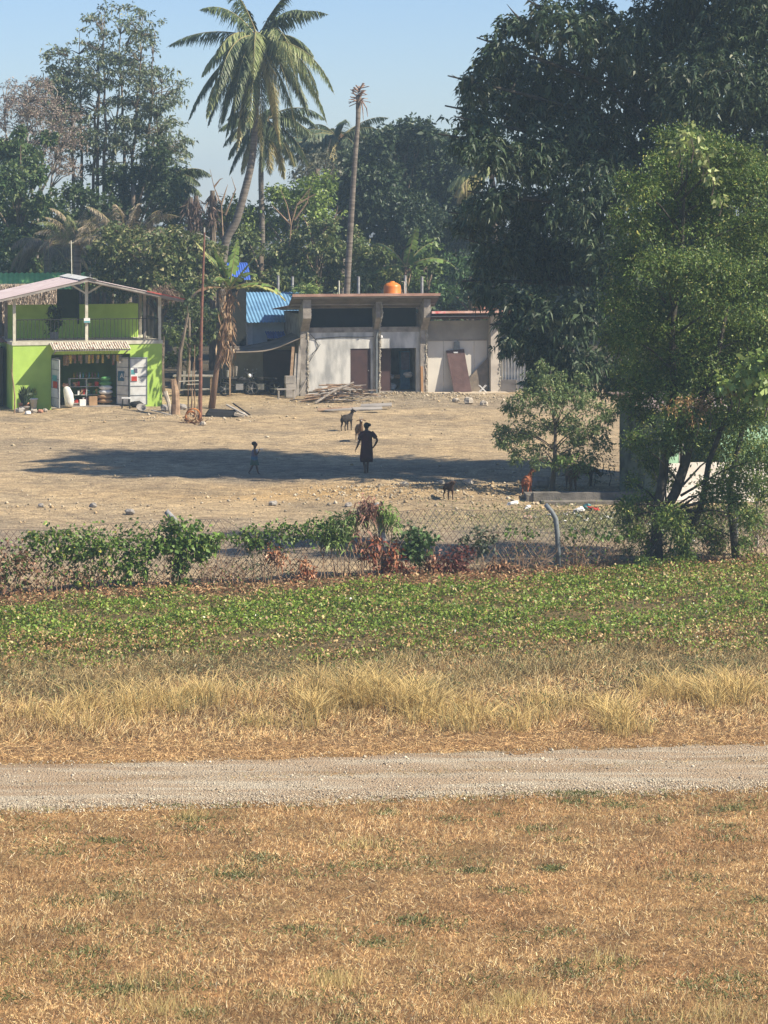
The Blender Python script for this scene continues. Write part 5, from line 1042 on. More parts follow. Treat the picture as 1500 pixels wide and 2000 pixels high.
tree('mango_tree', 'huge dark mango tree filling the right side behind the ruined hut', 'tree', (WX(1420, 84.5), 84.5), W(1380, 150, 84.5), mc, .5, 12.5, 9, .25, .072, .45, MANGO, [3, 3, 2.5, 1.1, .45], leafm=GLOSSY, bark=DARKBARK, maxn=34, groups=20, gr=.26, fill=.3, outw=.5, rnd=.75, updown=-.1, core=14)
# small tree in the yard
sc = clumps_px([(1050, 735, 26), (1075, 760, 34), (1030, 775, 28), (1110, 770, 34), (1150, 790, 28), (1000, 840, 30), (980, 862, 20), (1035, 830, 34), (1090, 820, 36), (1140, 840, 34), (1175, 820, 26), (1020, 875, 28), (1060, 880, 26), (1110, 885, 30), (1145, 900, 24), (1175, 870, 18), (1000, 800, 20), (1090, 905, 18), (1120, 915, 18), (985, 845, 18), (1010, 790, 20), (1130, 750, 22), (1095, 740, 20), (1060, 715, 16), (1170, 850, 22), (1185, 800, 18), (1050, 900, 18), (1015, 900, 16), (1070, 790, 26), (1120, 850, 26)], 78.6, .9)
tree('young_tree', 'small open crowned tree in the yard left of the ruined hut', 'tree', (WX(1078, 79), 79), W(1085, 830, 79), sc, .085, 95, 3, .11, .042, .3, [(.08, .13, .045), (.11, .17, .055), (.15, .2, .07), (.2, .24, .09)], maxn=19, groups=9, gr=.26, fill=.15, outw=.7, rnd=.9)
px_vine('low_bush', 'dark leafless looking bush between the small tree and the ruined hut', 'bush', [(1150, 905, 22), (1175, 890, 22), (1190, 915, 18), (1160, 930, 16)], 80.5, 60, .1, .04, [(.05, .07, .035), (.07, .1, .04)])
px_vine('green_bush', 'bright green low bush right in front of the small tree trunk', 'bush', [(1105, 895, 16), (1130, 898, 16), (1090, 905, 12), (1150, 893, 12)], 78, 80, .12, .045, [(.14, .22, .05), (.18, .27, .06), (.1, .17, .04)])

# back rows
def bgtree(label, lst, Y, base_px, top_px, pal, wts=None, L=.3, Wd_=.12, dens=6.5, per=5, r0=.25, name='tree', leafm=None, dy=1.6, droop=.25, **kw):
    cl = clumps_px(lst, Y, dy); kw.setdefault('groups', 16); kw.setdefault('gr', .26); kw.setdefault('fill', .35); kw.setdefault('core', dens*1.6); dens *= 2.3; L *= .82; Wd_ *= .95
    return tree(name, label, 'tree', (WX(base_px, Y), Y), W(*top_px, Y), cl, r0, dens, per, L, Wd_, droop, pal, wts, leafm=leafm, **kw)
bgtree('dark broad mango tree behind the bare palm trunk', [(700, 330, 55), (740, 285, 35), (765, 265, 35), (785, 300, 50), (830, 265, 38), (800, 255, 25), (865, 285, 40), (890, 320, 40), (740, 350, 60), (810, 350, 70), (870, 370, 60), (690, 400, 50), (740, 420, 60), (810, 430, 60), (870, 450, 60), (680, 455, 40), (760, 480, 45), (840, 510, 50), (910, 440, 50), (900, 380, 40), (660, 370, 30)], 146, 780, (790, 300),
       [(.035, .06, .03), (.05, .08, .038), (.07, .105, .05), (.10, .13, .06)], [3, 3, 2, .7], L=.34, Wd_=.13, name='mango_tree', leafm=GLOSSY, per=6)
bgtree('fresh bright green tree right of the leaning palm', [(600, 375, 40), (635, 355, 26), (570, 395, 40), (540, 380, 30), (610, 420, 45), (560, 430, 40), (500, 420, 36), (640, 390, 20), (520, 450, 34)], 138, 570, (570, 400), [(.13, .20, .04), (.19, .27, .05), (.26, .33, .07), (.09, .15, .035)], L=.24, Wd_=.10, dens=7)
bgtree('light green feathery tree left of the leaning palm', [(420, 425, 30), (450, 410, 32), (440, 445, 32), (400, 450, 26), (480, 425, 26), (470, 455, 30)], 137, 440, (440, 420), [(.14, .20, .045), (.20, .27, .06), (.27, .33, .08)], L=.22, Wd_=.09, dens=7)
bgtree('greyish bare twigged tree before the far palms', [(620, 310, 30), (600, 340, 30), (650, 330, 24), (580, 340, 20), (640, 300, 18)], 142, 620, (620, 330), [(.13, .14, .09), (.17, .17, .11), (.10, .11, .07)], L=.22, Wd_=.06, dens=4.5)
bgtree('yellow green shrubby tree behind the blue roof', [(480, 500, 40), (460, 540, 34), (520, 520, 44), (500, 560, 34), (555, 500, 36), (545, 545, 34), (480, 465, 28)], 132, 510, (510, 500), [(.09, .13, .04), (.14, .18, .055), (.21, .24, .085), (.30, .29, .12)], [3, 3, 1.5, .6], L=.24, Wd_=.11, dens=8, leafm=GLOSSY)
bgtree('dense leafy tree left of the bare palm trunk', [(600, 500, 40), (640, 480, 36), (590, 550, 38), (640, 540, 40), (660, 510, 26), (560, 570, 26), (620, 580, 30), (610, 450, 28), (575, 470, 26), (650, 440, 20)], 132.3, 620, (620, 500), [(.08, .12, .04), (.12, .16, .05), (.20, .22, .08), (.29, .28, .12)], [3, 3, 1.5, .6], L=.24, Wd_=.11, dens=8, leafm=GLOSSY)
bgtree('dense leafy tree right of the bare palm trunk', [(700, 480, 28), (725, 510, 34), (710, 550, 34), (755, 540, 30), (745, 495, 22), (690, 450, 16), (780, 555, 22)], 132.5, 730, (730, 510), [(.09, .13, .04), (.13, .17, .055), (.21, .24, .085), (.30, .29, .12)], [3, 3, 1.5, .6], L=.24, Wd_=.11, dens=8, leafm=GLOSSY)
bgtree('small sunlit tree right of the orange tank', [(835, 480, 26), (825, 510, 26), (850, 520, 24), (810, 545, 26), (840, 560, 26), (790, 520, 16)], 134, 830, (830, 510), [(.10, .16, .04), (.14, .20, .05), (.07, .11, .03)], L=.24, Wd_=.10, dens=7)
bgtree('dark green tree between concrete row and big mango', [(870, 570, 34), (905, 560, 36), (940, 570, 34), (890, 520, 36), (930, 530, 34), (970, 560, 34), (880, 600, 22), (930, 600, 24), (985, 590, 24)], 134, 920, (920, 540), [(.06, .12, .04), (.08, .15, .045), (.05, .09, .035)], L=.24, Wd_=.09, dens=7)
bgtree('broad mango tree behind the shop roof right side', [(230, 480, 40), (265, 510, 44), (310, 480, 40), (350, 510, 44), (300, 540, 44), (385, 480, 34), (400, 520, 36), (250, 550, 40), (210, 520, 34), (350, 555, 40), (220, 450, 26), (390, 560, 34), (340, 460, 26), (190, 550, 28), (190, 490, 24), (270, 460, 20), (425, 540, 22), (420, 490, 20)], 122.5, 310, (310, 480),
       [(.075, .11, .035), (.11, .145, .045), (.18, .20, .07), (.28, .27, .12), (.36, .33, .17)], [3, 3, 2, 1, .35], L=.24, Wd_=.11, dens=8.5, leafm=GLOSSY, name='mango_tree', maxn=18)
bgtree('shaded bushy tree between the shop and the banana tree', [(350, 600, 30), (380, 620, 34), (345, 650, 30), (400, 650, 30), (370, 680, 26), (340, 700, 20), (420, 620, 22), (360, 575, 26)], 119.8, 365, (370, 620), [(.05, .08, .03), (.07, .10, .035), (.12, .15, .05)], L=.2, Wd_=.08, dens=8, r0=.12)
bgtree('dense green tree at the left edge', [(15, 290, 36), (50, 300, 34), (20, 350, 44), (70, 340, 30), (95, 270, 18), (30, 410, 50), (80, 400, 40), (10, 470, 44), (60, 470, 40), (115, 430, 30), (40, 260, 16), (-40, 380, 60), (20, 530, 34), (60, 520, 30)], 133, 30, (40, 330), [(.06, .11, .04), (.09, .145, .05), (.14, .19, .065), (.2, .24, .10)], [3, 3, 2, .8], L=.3, Wd_=.13, dens=7)
bgtree('dark evergreen low behind the tall thin tree', [(230, 350, 40), (290, 340, 40), (340, 370, 34), (250, 400, 44), (320, 410, 40), (200, 400, 36), (150, 380, 36), (160, 430, 36), (350, 420, 26), (310, 300, 28), (340, 340, 22), (240, 440, 36), (110, 480, 36), (150, 510, 40), (100, 540, 36)], 139, 260, (260, 360), [(.04, .07, .03), (.06, .10, .038), (.09, .13, .05)], L=.28, Wd_=.12, dens=6.5)
# tall sparse tree: many thin upright stems with small hanging leaf clusters
def sparse(name, label, stems, ells, nclump, Y, pal, seed, rr=(9, 18), dens=7, L=.24, Wd_=.09, bark=BARK):
    rs = random.Random(seed); b0 = (WX(stems[0][0], Y), Y, 0); t = thing(name, label, 'tree', b0); mb = MB(); bz = np.array(b0); cl = []; axes = []
    for px, pyb, pyt, lean in stems:
        d = rs.uniform(-1.5, 1.5); pts = []
        for k in range(7):
            f_ = k/6; pts.append(W(px+lean*f_+rs.uniform(-4, 4), pyb+(pyt-pyb)*f_, Y+d))
        full = [np.array([pts[0][0], Y+d, 0.])]+pts; axes.append(pts)
        mb.tube([tuple(p-bz) for p in full], [.12]+[.085*(1-.85*k/6) for k in range(7)], 6, wob=.08)
    tot = sum(e[2]*e[3] for e in ells)
    for (ex, ey, rx, ry) in ells:
        for _ in range(int(nclump*rx*ry/tot)):
            a = rs.uniform(0, 6.28); q = rs.random()**.5; px = ex+rx*q*math.cos(a); py = ey+ry*q*math.sin(a); r = rs.uniform(*rr)
            c = W(px, py, Y+rs.uniform(-2, 2)); s = r*Y/F; cl.append((c, np.array([s*1.25, s, s*.5])))
            ax = rs.choice(axes); p = min(ax, key=lambda v: abs(v[2]-(c[2]-.7))+abs(v[0]-c[0])*.5)
            best = min((min(a2, key=lambda v: np.linalg.norm(v-(c-np.array([0, 0, .6])))) for a2 in axes), key=lambda v: np.linalg.norm(v-c))
            e = c-bz; s0 = best-bz; m_ = (e+s0)/2+np.array([0, 0, .15]); mb.tube([tuple(s0), tuple(m_), tuple(e)], [.035, .022, .008], 4)
    mb.build('trunk', bark, t, True)
    V, C = crown(cl, dens, 4, L, Wd_, .3, pal, None, groups=7, gr=.4, fill=.3, outw=.4, rnd=.9); quads_mesh('crown', V, C, LEAF, t, bz)
sparse('tall_sparse_tree', 'tall airy tree with many thin upright stems on the left skyline', [(190, 300, 60, 5), (205, 300, 25, -5), (240, 300, 20, -8), (262, 300, 30, 14), (285, 300, 70, 20), (160, 330, 60, -5), (140, 330, 110, -5), (215, 320, 90, 30), (300, 330, 130, 20), (180, 340, 20, 25)],
       [(235, 80, 70, 80), (150, 130, 70, 60), (200, 200, 120, 90), (310, 170, 55, 60), (290, 270, 75, 70), (180, 300, 80, 60), (330, 280, 45, 45), (110, 200, 70, 60)], 470, 141, [(.14, .18, .09), (.18, .22, .12), (.10, .14, .075), (.24, .25, .16)], 3)
sparse('withered_tree', 'pinkish brown lacy withered tree at the far left', [(52, 350, 170, 6), (35, 380, 200, -30), (70, 400, 180, 40), (55, 420, 250, 90), (60, 400, 200, 10), (90, 420, 260, 30)],
       [(60, 190, 60, 45), (30, 240, 50, 60), (100, 240, 60, 50), (120, 300, 50, 50), (30, 300, 30, 30)], 230, 136, [(.30, .22, .18), (.22, .17, .13), (.36, .28, .23), (.16, .15, .10)], 4, rr=(8, 16), dens=3.4, L=.16, Wd_=.05, bark=PALEBARK)
def bare(label, Y, stems):
    b0 = (WX(stems[0][0][0], Y), Y, 0); t = thing('bare_tree', label, 'tree', b0); mb = MB()
    for s in stems:
        pts = [W(px, py, Y)-np.array(b0) for px, py in s]; k = len(pts); mb.tube([tuple(p) for p in pts], [.055*(1-.85*i/(k-1)) for i in range(k)], 5, wob=.1)
    mb.build('branches', WOOD, t)
bare('pale bare branches fanning out right of the far palm', 133, [[(560, 560), (568, 440), (580, 400), (600, 375), (610, 362)], [(568, 440), (560, 400), (548, 370)], [(580, 400), (605, 385), (618, 378)], [(575, 430), (600, 395), (604, 370)], [(568, 440), (540, 410), (530, 400)]])
bare('pale dead twigs between the leafy trees and dark mango', 131.5, [[(615, 590), (620, 470), (645, 430), (668, 410)], [(625, 450), (650, 440), (666, 420)], [(620, 470), (640, 445), (655, 425), (660, 402)], [(618, 500), (600, 440), (590, 420)]])
bare('leafless thin dead tree against the sky gap', 134, [[(440, 560), (432, 400), (418, 365), (410, 330)], [(432, 400), (440, 375), (445, 360)], [(418, 365), (430, 350), (436, 348)], [(440, 420), (460, 370), (452, 345)]])
# dried palm stumps
for px, pyt, lab, h in [(372, 385, 'narrow dry palm stump nearest the tall thin tree', 55), (383, 382, 'second dry palm stump in the sky gap', 60), (415, 372, 'thick dark broken palm stump with drooping top', 60)]:
    Y = 135; t = thing('palm_stump', lab, 'stump', (WX(px, Y), Y, 0), group='dead palm stumps on the skyline'); zt = WZ(pyt, Y); mb = MB(); mb.tube([(0, 0, 0), (.05, 0, zt*.6), (0, 0, zt)], [.2, .16, .12], 7, wob=.1); mb.build('trunk', BARK, t)
    n_ = 240; P = np.stack([RG.normal(0, .12, n_), RG.normal(0, .12, n_), RG.uniform(zt-1.6, zt, n_)], 1); D = RG.normal(0, .3, (n_, 3)); D[:, 2] -= .9; quads_mesh('dead_fronds', leaves(P, D, RG.uniform(.4, .9, n_), .07, .1), pick([(.2, .14, .11), (.14, .10, .085), (.28, .2, .15)], n_), DRY, t, None)

# ---- palms
def frond(base, dirv, L, droop, pal, width=.55, nl=46, seedv=0, lw=.06, twist=0):
    """rachis curve and hanging leaflets; returns quads, colours and rachis points"""
    d = np.array(dirv, float); d /= np.linalg.norm(d); pts = [np.zeros(3)]; k = 14; cur = d.copy()
    for i in range(k):
        cur = cur+np.array([0, 0, -droop*(.35+1.2*i/k)/k*1.6]); cur /= np.linalg.norm(cur); pts.append(pts[-1]+cur*L/k)
    pts = np.array(pts); side = np.cross(d, [0, 0, 1]); side /= np.linalg.norm(side)+1e-9
    s = (np.arange(nl)+.5)/nl; s = .12+.88*s; idx = s*k; i0 = np.minimum(idx.astype(int), k-1); f_ = (idx-i0)[:, None]
    P = pts[i0]*(1-f_)+pts[i0+1]*f_; T = unit(pts[i0+1]-pts[i0])
    ln = width*np.sin(np.pi*np.clip(s*.93+.1, 0, 1))**.6*(1-.35*s)
    Vs = []
    for sg in (-1, 1):
        for rep in range(2):
            n_ = len(P); D = T*.55+side*sg*RG.uniform(.55, 1.0, (n_, 1))+RG.normal(0, .09, (n_, 3)); D[:, 2] -= RG.uniform(.4, 1.25, n_)
            D = unit(D); l = (ln*RG.uniform(.8, 1.1, n_))[:, None]; P0 = P+RG.normal(0, .012, P.shape)
            wv = unit(np.cross(D, [0, 0, 1.])+T*.6)*lw*.5; mid = P0+D*l*.55; tip = P0+D*l; tip[:, 2] -= l[:, 0]*.22
            Vs.append(np.stack([P0-wv*.6, P0+wv*.6, mid+wv, mid-wv], 1)); Vs.append(np.stack([mid-wv, mid+wv, tip+wv*.15, tip-wv*.15], 1))
    V = np.concatenate(Vs)+np.array(base); return V, pick(pal, len(V), None, .12), pts+np.array(base)
STEMM = mat('frond_stem', (.30, .28, .12), (.2, .16, .08), 4)
def add_frond(root, base, dirv, L, droop, pal, m_=GLOSSY, name='frond', **kw):
    V, C, pts = frond(base, dirv, L, droop, pal, **kw); o = quads_mesh(name, V, C, m_, root)
    MB().tube([tuple(p) for p in pts], [max(.008, .045*(1-i/len(pts))) for i in range(len(pts))], 5).build('frond_stem', STEMM, o)
def palm(label, Y, trunk_px, r0, r1, fronds, pal, nuts=0, name='coconut_palm', deadpal=None, lw=.07):
    b0 = np.array([WX(trunk_px[0][0], Y), Y, 0]); t = thing(name, label, 'palm tree', tuple(b0)); pts = [W(px, py, Y)-b0 for px, py in trunk_px]; pts[0][2] = -.1
    # smooth the trunk
    P = []; m_ = len(pts)
    for i in range(m_-1):
        for k in range(5):
            f_ = k/5; a, b_, c, d = pts[max(i-1, 0)], pts[i], pts[i+1], pts[min(i+2, m_-1)]
            P.append(.5*((2*b_)+(-a+c)*f_+(2*a-5*b_+4*c-d)*f_**2+(-a+3*b_-3*c+d)*f_**3))
    P.append(pts[-1]); n = len(P); mb = MB(); rad = [(r0+(r1-r0)*(i/(n-1)))*(1.35 if i == 0 else 1)*(1+.04*(i % 2)) for i in range(n)]
    mb.tube([tuple(p) for p in P], rad, 10, wob=.04); mb.build('trunk', PALMBARK, t, True)
    top = P[-1]
    for fr in fronds:
        add_frond(t, top+np.array([0, 0, random.uniform(-.15, .15)]), fr[0], fr[1], fr[2], fr[3] if len(fr) > 3 else pal, width=(fr[4] if len(fr) > 4 else .8)*1.15, nl=fr[5] if len(fr) > 5 else 60, lw=lw)
    for k in range(nuts):
        a = random.random()*6.28; MB().ellipsoid((top[0]+.28*math.cos(a), top[1]+.28*math.sin(a), top[2]-.3-random.random()*.3), (.11, .11, .14), 8).build('coconut', mat('nut', (.25, .24, .08)), t, True)
    mb = MB()
    for k in range(14):
        a = k*2.4; mb.tube([tuple(top+np.array([0, 0, -.25])), tuple(top+np.array([.22*math.cos(a), .22*math.sin(a), .3]))], [.07, .03], 5)
    mb.build('leaf_bases', WOOD, t)
    return t, top
PALM = [(.065, .095, .045), (.10, .135, .06), (.16, .20, .085), (.05, .075, .038)]
PALML = [(.26, .30, .12), (.33, .36, .17), (.19, .24, .09)]
PALMY = [(.34, .30, .12), (.28, .27, .10), (.40, .33, .16)]
fr = [((.35, -.6, -.2), 5.6, 1.3, PALM, .8), ((-.35, -.7, .1), 5.4, 1.7, PALM, .8), ((-.45, .4, -.5), 5.4, 1.1, PALM, .8), ((.6, .5, -.4), 5.0, 1.0, PALM, .8), ((-.05, -.8, -.6), 5.6, .9, PALML, .7), ((-1, .1, .28), 4.6, .62, PALM), ((-.6, -.2, .9), 3.5, 1.1, PALM), ((-.35, .2, 1), 3.7, .8, PALM), ((.45, .2, 1), 3.4, .6, PALM), ((.8, -.1, .7), 3.8, .8, PALM), ((.7, .3, .3), 3.4, 1.2, PALM), ((.6, -.5, .8), 4.0, 1.0, PALM),
      ((-.9, -.3, .05), 3.6, 1.25, PALML), ((-1.0, -.1, -.55), 5.4, .95, PALM, .8), ((-.75, .2, -.7), 5.0, .9, PALM, .8), ((-.5, -.3, -.6), 4.8, 1.3, PALM, .8), ((-.55, -.5, .3), 3.2, 1.6, PALML), ((.75, -.3, .0), 5.2, 1.2, PALML, .8), ((.7, -.4, .0), 4.9, 1.5, PALML, .8), ((.45, -.6, .1), 4.8, 1.7, PALML, .8),
      ((.3, -.5, .3), 5.0, 2.0, PALML, .8), ((.15, -.4, -.2), 5.6, 1.6, PALMY, .6), ((-.1, -.4, -.4), 5.6, 1.2, PALM, .7), ((-.3, .1, -.7), 5.4, .9, PALM, .7), ((.2, .3, -.6), 5.2, .9, PALM, .7), ((-.15, .4, .1), 4.8, 1.6, PALM, .7), ((.45, .4, .0), 4.6, 1.3, PALM, .7), ((.85, .3, -.05), 3.6, .7, PALM, .4),
      ((.05, -.2, -.9), 5.6, .6, PALMY, .6), ((.25, .1, -.9), 5.4, .5, PALMY, .6), ((-.35, -.2, -.85), 5.2, .5, PALM, .6), ((0, -.7, .3), 5.2, 1.9, PALML, .8), ((-.2, -.8, -.1), 5.6, 1.5, PALM, .8), ((.25, -.8, -.3), 5.8, 1.2, PALMY, .7), ((.1, -.6, -.8), 5.6, .7, PALM, .7), ((-.6, -.5, -.3), 5.2, 1.4, PALML, .8), ((.5, -.3, -.7), 5.4, .9, PALM, .8), ((.75, -.2, -.35), 5.6, 1.1, PALML, .8), ((-.2, -.3, -.95), 5.8, .4, PALMY, .6)]
palm('tall leaning coconut palm with full drooping crown against the sky', 127, [(428, 760), (436, 500), (462, 430), (484, 350), (495, 290), (500, 200), (503, 75)], .22, .13, fr, PALM, nuts=8)
def auto(nf, L, pal, seed, low=.6, rise=.9, w=.7):
    rs = random.Random(seed); out = []
    for i in range(nf):
        a = i*2.399+rs.uniform(-.2, .2); q = i/nf; el_ = rise-(rise+low)*q; out.append(((math.cos(a), math.sin(a)*.8, el_), L*rs.uniform(.85, 1.1), rs.uniform(.7, 1.15), pal if q < .75 else PALMY, w, 40))
    return out
palm('shorter coconut palm with yellowing skirt behind the leaning palm', 136, [(511, 760), (512, 460), (510, 330), (520, 235)], .15, .12, auto(26, 3.2, PALM, 1, 1.3, .6), PALM)
palm('far coconut palm left of the bare trunk top', 152, [(668, 700), (668, 400), (664, 272)], .17, .13, auto(20, 3.0, [(.09, .13, .07), (.12, .16, .09), (.15, .18, .10)], 2, .7, 1.0), PALM)
palm('far small coconut palm just right of the drooping fronds', 155, [(612, 700), (612, 400), (612, 285)], .15, .12, auto(16, 2.3, [(.08, .12, .07), (.11, .15, .09)], 3, .6, 1.0), PALM)
palm('palm top peeking over the dark mango right of the bare trunk', 158, [(750, 700), (748, 400), (748, 272)], .15, .12, auto(14, 2.2, [(.12, .17, .08), (.16, .2, .09)], 4, .3, 1.1), PALM)
palm('palm with drooping brown skirt under the tall thin tree', 141.5, [(330, 760), (332, 450), (334, 345)], .2, .15, auto(22, 2.3, PALM, 5, 1.6, .7), PALM)
palm('palm hidden behind the big mango with pale fronds showing', 129, [(968, 700), (966, 420), (960, 345)], .16, .12, [((-1, 0, .35), 2.6, 1.3, PALML), ((-.8, -.4, .1), 2.5, 1.2, PALMY), ((-.4, 0, 1), 2, .8, PALML), ((.6, 0, .8), 2, 1, PALML), ((-1, .2, -.2), 2.3, 1, PALMY)], PALM)
TANF = [(.38, .30, .19), (.30, .24, .14), (.24, .22, .12), (.46, .37, .26)]
palm('dried young palm with upright straw coloured fronds behind the shop', 126, [(250, 760), (250, 560), (250, 490)], .2, .18, [((math.cos(a)*.9, math.sin(a)*.6, 1.05+.5*math.sin(a*3)), random.uniform(2.9, 3.7), random.uniform(.7, 1.2), TANF, .55, 40) for a in np.linspace(0, 6.1, 17)], TANF, name='dried_palm', lw=.026)
palm('half dry young palm left of the straw coloured one', 127, [(150, 760), (150, 560), (152, 480)], .2, .18, [((math.cos(a)*.9, math.sin(a)*.6, 1.0+.5*math.sin(a*2)), random.uniform(2.3, 3.2), random.uniform(.8, 1.4), TANF if k % 3 else PALML, .5, 40) for k, a in enumerate(np.linspace(0, 6.1, 17))], TANF, name='dried_palm', lw=.026)
palm('low dead palm with hanging brown fronds above the thatched hut', 131.5, [(90, 760), (92, 600), (94, 480)], .2, .18, [((math.cos(a), math.sin(a)*.6, .35+.3*math.sin(a*2)), random.uniform(2.0, 3.0), random.uniform(1.4, 2.4), [(.24, .18, .12), (.17, .13, .09), (.3, .24, .16)], .6, 40) for k, a in enumerate(np.linspace(0, 6.1, 15))], TANF, name='dried_palm', lw=.026)
# decapitated palm
Y = 126.5; b0 = np.array([WX(672, Y), Y, 0]); t = thing('dead_palm', 'tall bare palm trunk topped by a tuft of broken frond stubs', 'palm tree', tuple(b0))
pp = [W(px, py, Y)-b0 for px, py in [(672, 770), (674, 640), (679, 540), (685, 440), (690, 360), (694, 300), (699, 240), (701, 185)]]
MB().tube([tuple(p) for p in pp], [(.175), .16, .15, .14, .13, .12, .11, .12], 10, wob=.05).build('trunk', PALMBARK, t, True)
tp_ = pp[-1]
STUB = mat('frond_stub', (.36, .25, .19), (.17, .11, .085), 5)
for k in range(46):
    a = random.random()*6.28; e = random.uniform(-.5, 1.0); l = random.uniform(.3, .58); d = Vector((math.cos(a)*math.cos(e*.9), math.sin(a)*math.cos(e*.9), math.sin(e*.9)))
    z = random.uniform(-.35, .3); s = Vector(tp_)+Vector((0, 0, z)); MB().bar(s, s+d*l, random.uniform(.05, .1), .03).build('frond_stub', STUB, t)
for dx, l in [(.15, 1.0), (.3, .85), (-.1, .5)]: MB().tube([tuple(tp_+np.array([.1 if dx > 0 else -.1, 0, -.2])), tuple(tp_+np.array([dx*1.2, 0, -.3-l*.4])), tuple(tp_+np.array([dx*1.4, 0, -.2-l]))], [.04, .03, .012], 5).build('frond_stub', STUB, t)

# ---- banana plants
def banana_leaf(mb_list, base, d, L, w, droop, torn=True):
    d = np.array(d, float); d /= np.linalg.norm(d); k = 16; pts = [np.array(base, float)]; cur = d.copy()
    for i in range(k): cur = cur+np.array([0, 0, -droop*(.2+1.5*i/k)/k]); cur /= np.linalg.norm(cur); pts.append(pts[-1]+cur*L/k)
    side = np.cross(d, [0, 0, 1]); side /= np.linalg.norm(side); V = []
    for i in range(2, k):
        for sg in (-1, 1):
            if torn and random.random() < .12: continue
            ww = w*math.sin(math.pi*min(1, (i-1)/(k-1)*.95+.05))**.5; ww2 = w*math.sin(math.pi*min(1, (i)/(k-1)*.95+.05))**.5 if i < k-1 else .02
            z = -.35*ww; j = random.uniform(-.05, .05); V.append([pts[i], pts[i+1]*.97+pts[i]*.03, pts[i+1]*.97+pts[i]*.03+side*sg*ww2+np.array([0, 0, z+j]), pts[i]+side*sg*ww+np.array([0, 0, z+j])])
    return np.array(V), pts
def banana(label, x, y, h, lvs, dead, lean=.3):
    t = thing('banana_plant', label, 'banana plant', (x, y, hz(x, y)-.05)); MB().tube([(0, 0, 0), (lean*.3, 0, h*.35), (lean*.8, 0, h*.7), (lean, 0, h)], [.15, .11, .09, .07], 9, wob=.05).build('stem', mat('banana_stem', (.24, .15, .10), (.13, .085, .055), 5, stretch=(4, 4, .4)), t, True)
    top = np.array([lean, 0, h])
    for d, L, w, dr, pal in lvs:
        V, pts = banana_leaf(None, top, d, L, w, dr); o = quads_mesh('leaf', V, pick(pal, len(V), None, .06), GLOSSY, t); MB().tube([tuple(p) for p in pts], [max(.01, .04*(1-i/len(pts))) for i in range(len(pts))], 5).build('midrib', STEMM, o)
    n_ = dead; P = np.stack([lean*.85+RG.normal(0, .17, n_), RG.normal(0, .16, n_), RG.uniform(h*.45, h*1.02, n_)], 1); D = np.stack([RG.normal(0, .3, n_), RG.normal(0, .2, n_), -np.ones(n_)], 1)
    quads_mesh('dead_leaves', leaves(P, D, RG.uniform(.3, .75, n_), RG.uniform(.05, .12, n_), .3), pick([(.38, .25, .15), (.28, .18, .11), (.48, .35, .22), (.18, .12, .08)], n_), DRY, t)
BG = [(.13, .20, .05), (.17, .26, .06), (.1, .15, .04)]; BY = [(.36, .38, .12), (.42, .42, .16)]
x, Y = at_px(413, 797)
banana('tall banana plant with dead hanging leaves right of the rusty pole', x, Y, 5.1, [((-.55, -.1, 1), 2.6, .30, .6, BY), ((-.25, -.2, 1), 2.0, .28, .7, BG), ((.15, -.1, 1), 2.2, .3, .5, BG), ((.65, 0, .9), 2.6, .26, .5, BG), ((.95, -.2, .4), 2.4, .3, 1.3, BG), ((.9, .1, .25), 2.6, .28, 1.4, BY),
     ((-.9, -.1, .3), 1.8, .3, 1.6, [(.4, .26, .14), (.3, .2, .1)]), ((-.4, .2, .9), 2.0, .3, .9, BG), ((.4, -.4, .6), 2.0, .3, 1.6, BG), ((-.2, -.5, .5), 1.8, .3, 1.7, BG), ((.1, .4, 1.1), 2, .3, .8, BG)], 230, .75)
Y = 131; banana('banana plant in the dark gap right of the bare palm trunk', WX(785, Y), Y, 5.6, [((.9, -.1, .5), 2.6, .4, 1.5, BG), ((-.6, -.1, .9), 2.0, .4, 1.2, BG), ((.2, -.2, 1), 2.2, .4, .8, BG), ((-.9, 0, .2), 1.9, .35, 1.4, BG), ((.6, .3, .9), 2, .35, 1, BG)], 20, .2)
# sunlit fern bush peeking over roof left
px_vine('palm_seedling', 'bright spiky shrub tops peeking over the concrete row roof', 'shrub', [(590, 566, 12), (600, 572, 12), (580, 574, 9), (610, 574, 9)], 127.6, 22, .6, .05, [(.2, .28, .06), (.26, .34, .09)], 5, droop=.3)
px_vine('roof_debris', 'dry brown palm debris on the right end of the shop roof', 'debris', [(310, 568, 10), (325, 568, 12), (338, 574, 9), (300, 570, 7)], 116.5, 60, .35, .03, [(.24, .17, .12), (.17, .12, .09)], 4, DRY, droop=.5)
# distant mass of trees closing the view
cl = []
for k in range(150):
    px = random.uniform(-500, 2000); top_ = 430+40*math.sin(px*.013)+30*math.sin(px*.041+1); 
    if 340 < px < 440: top_ = 470
    py = random.uniform(top_+50, 640); cl.append((px, py, random.uniform(45, 75)))
cl = clumps_px(cl, 168, 6); V, C = crown(cl, 1.5, 4, .75, .4, .2, [(.05, .08, .035), (.07, .10, .045), (.09, .13, .055)], groups=14)
tag(quads_mesh('distant_trees', V, C, LEAF), 'dim mass of far trees closing the view behind everything', 'trees', kind='stuff')

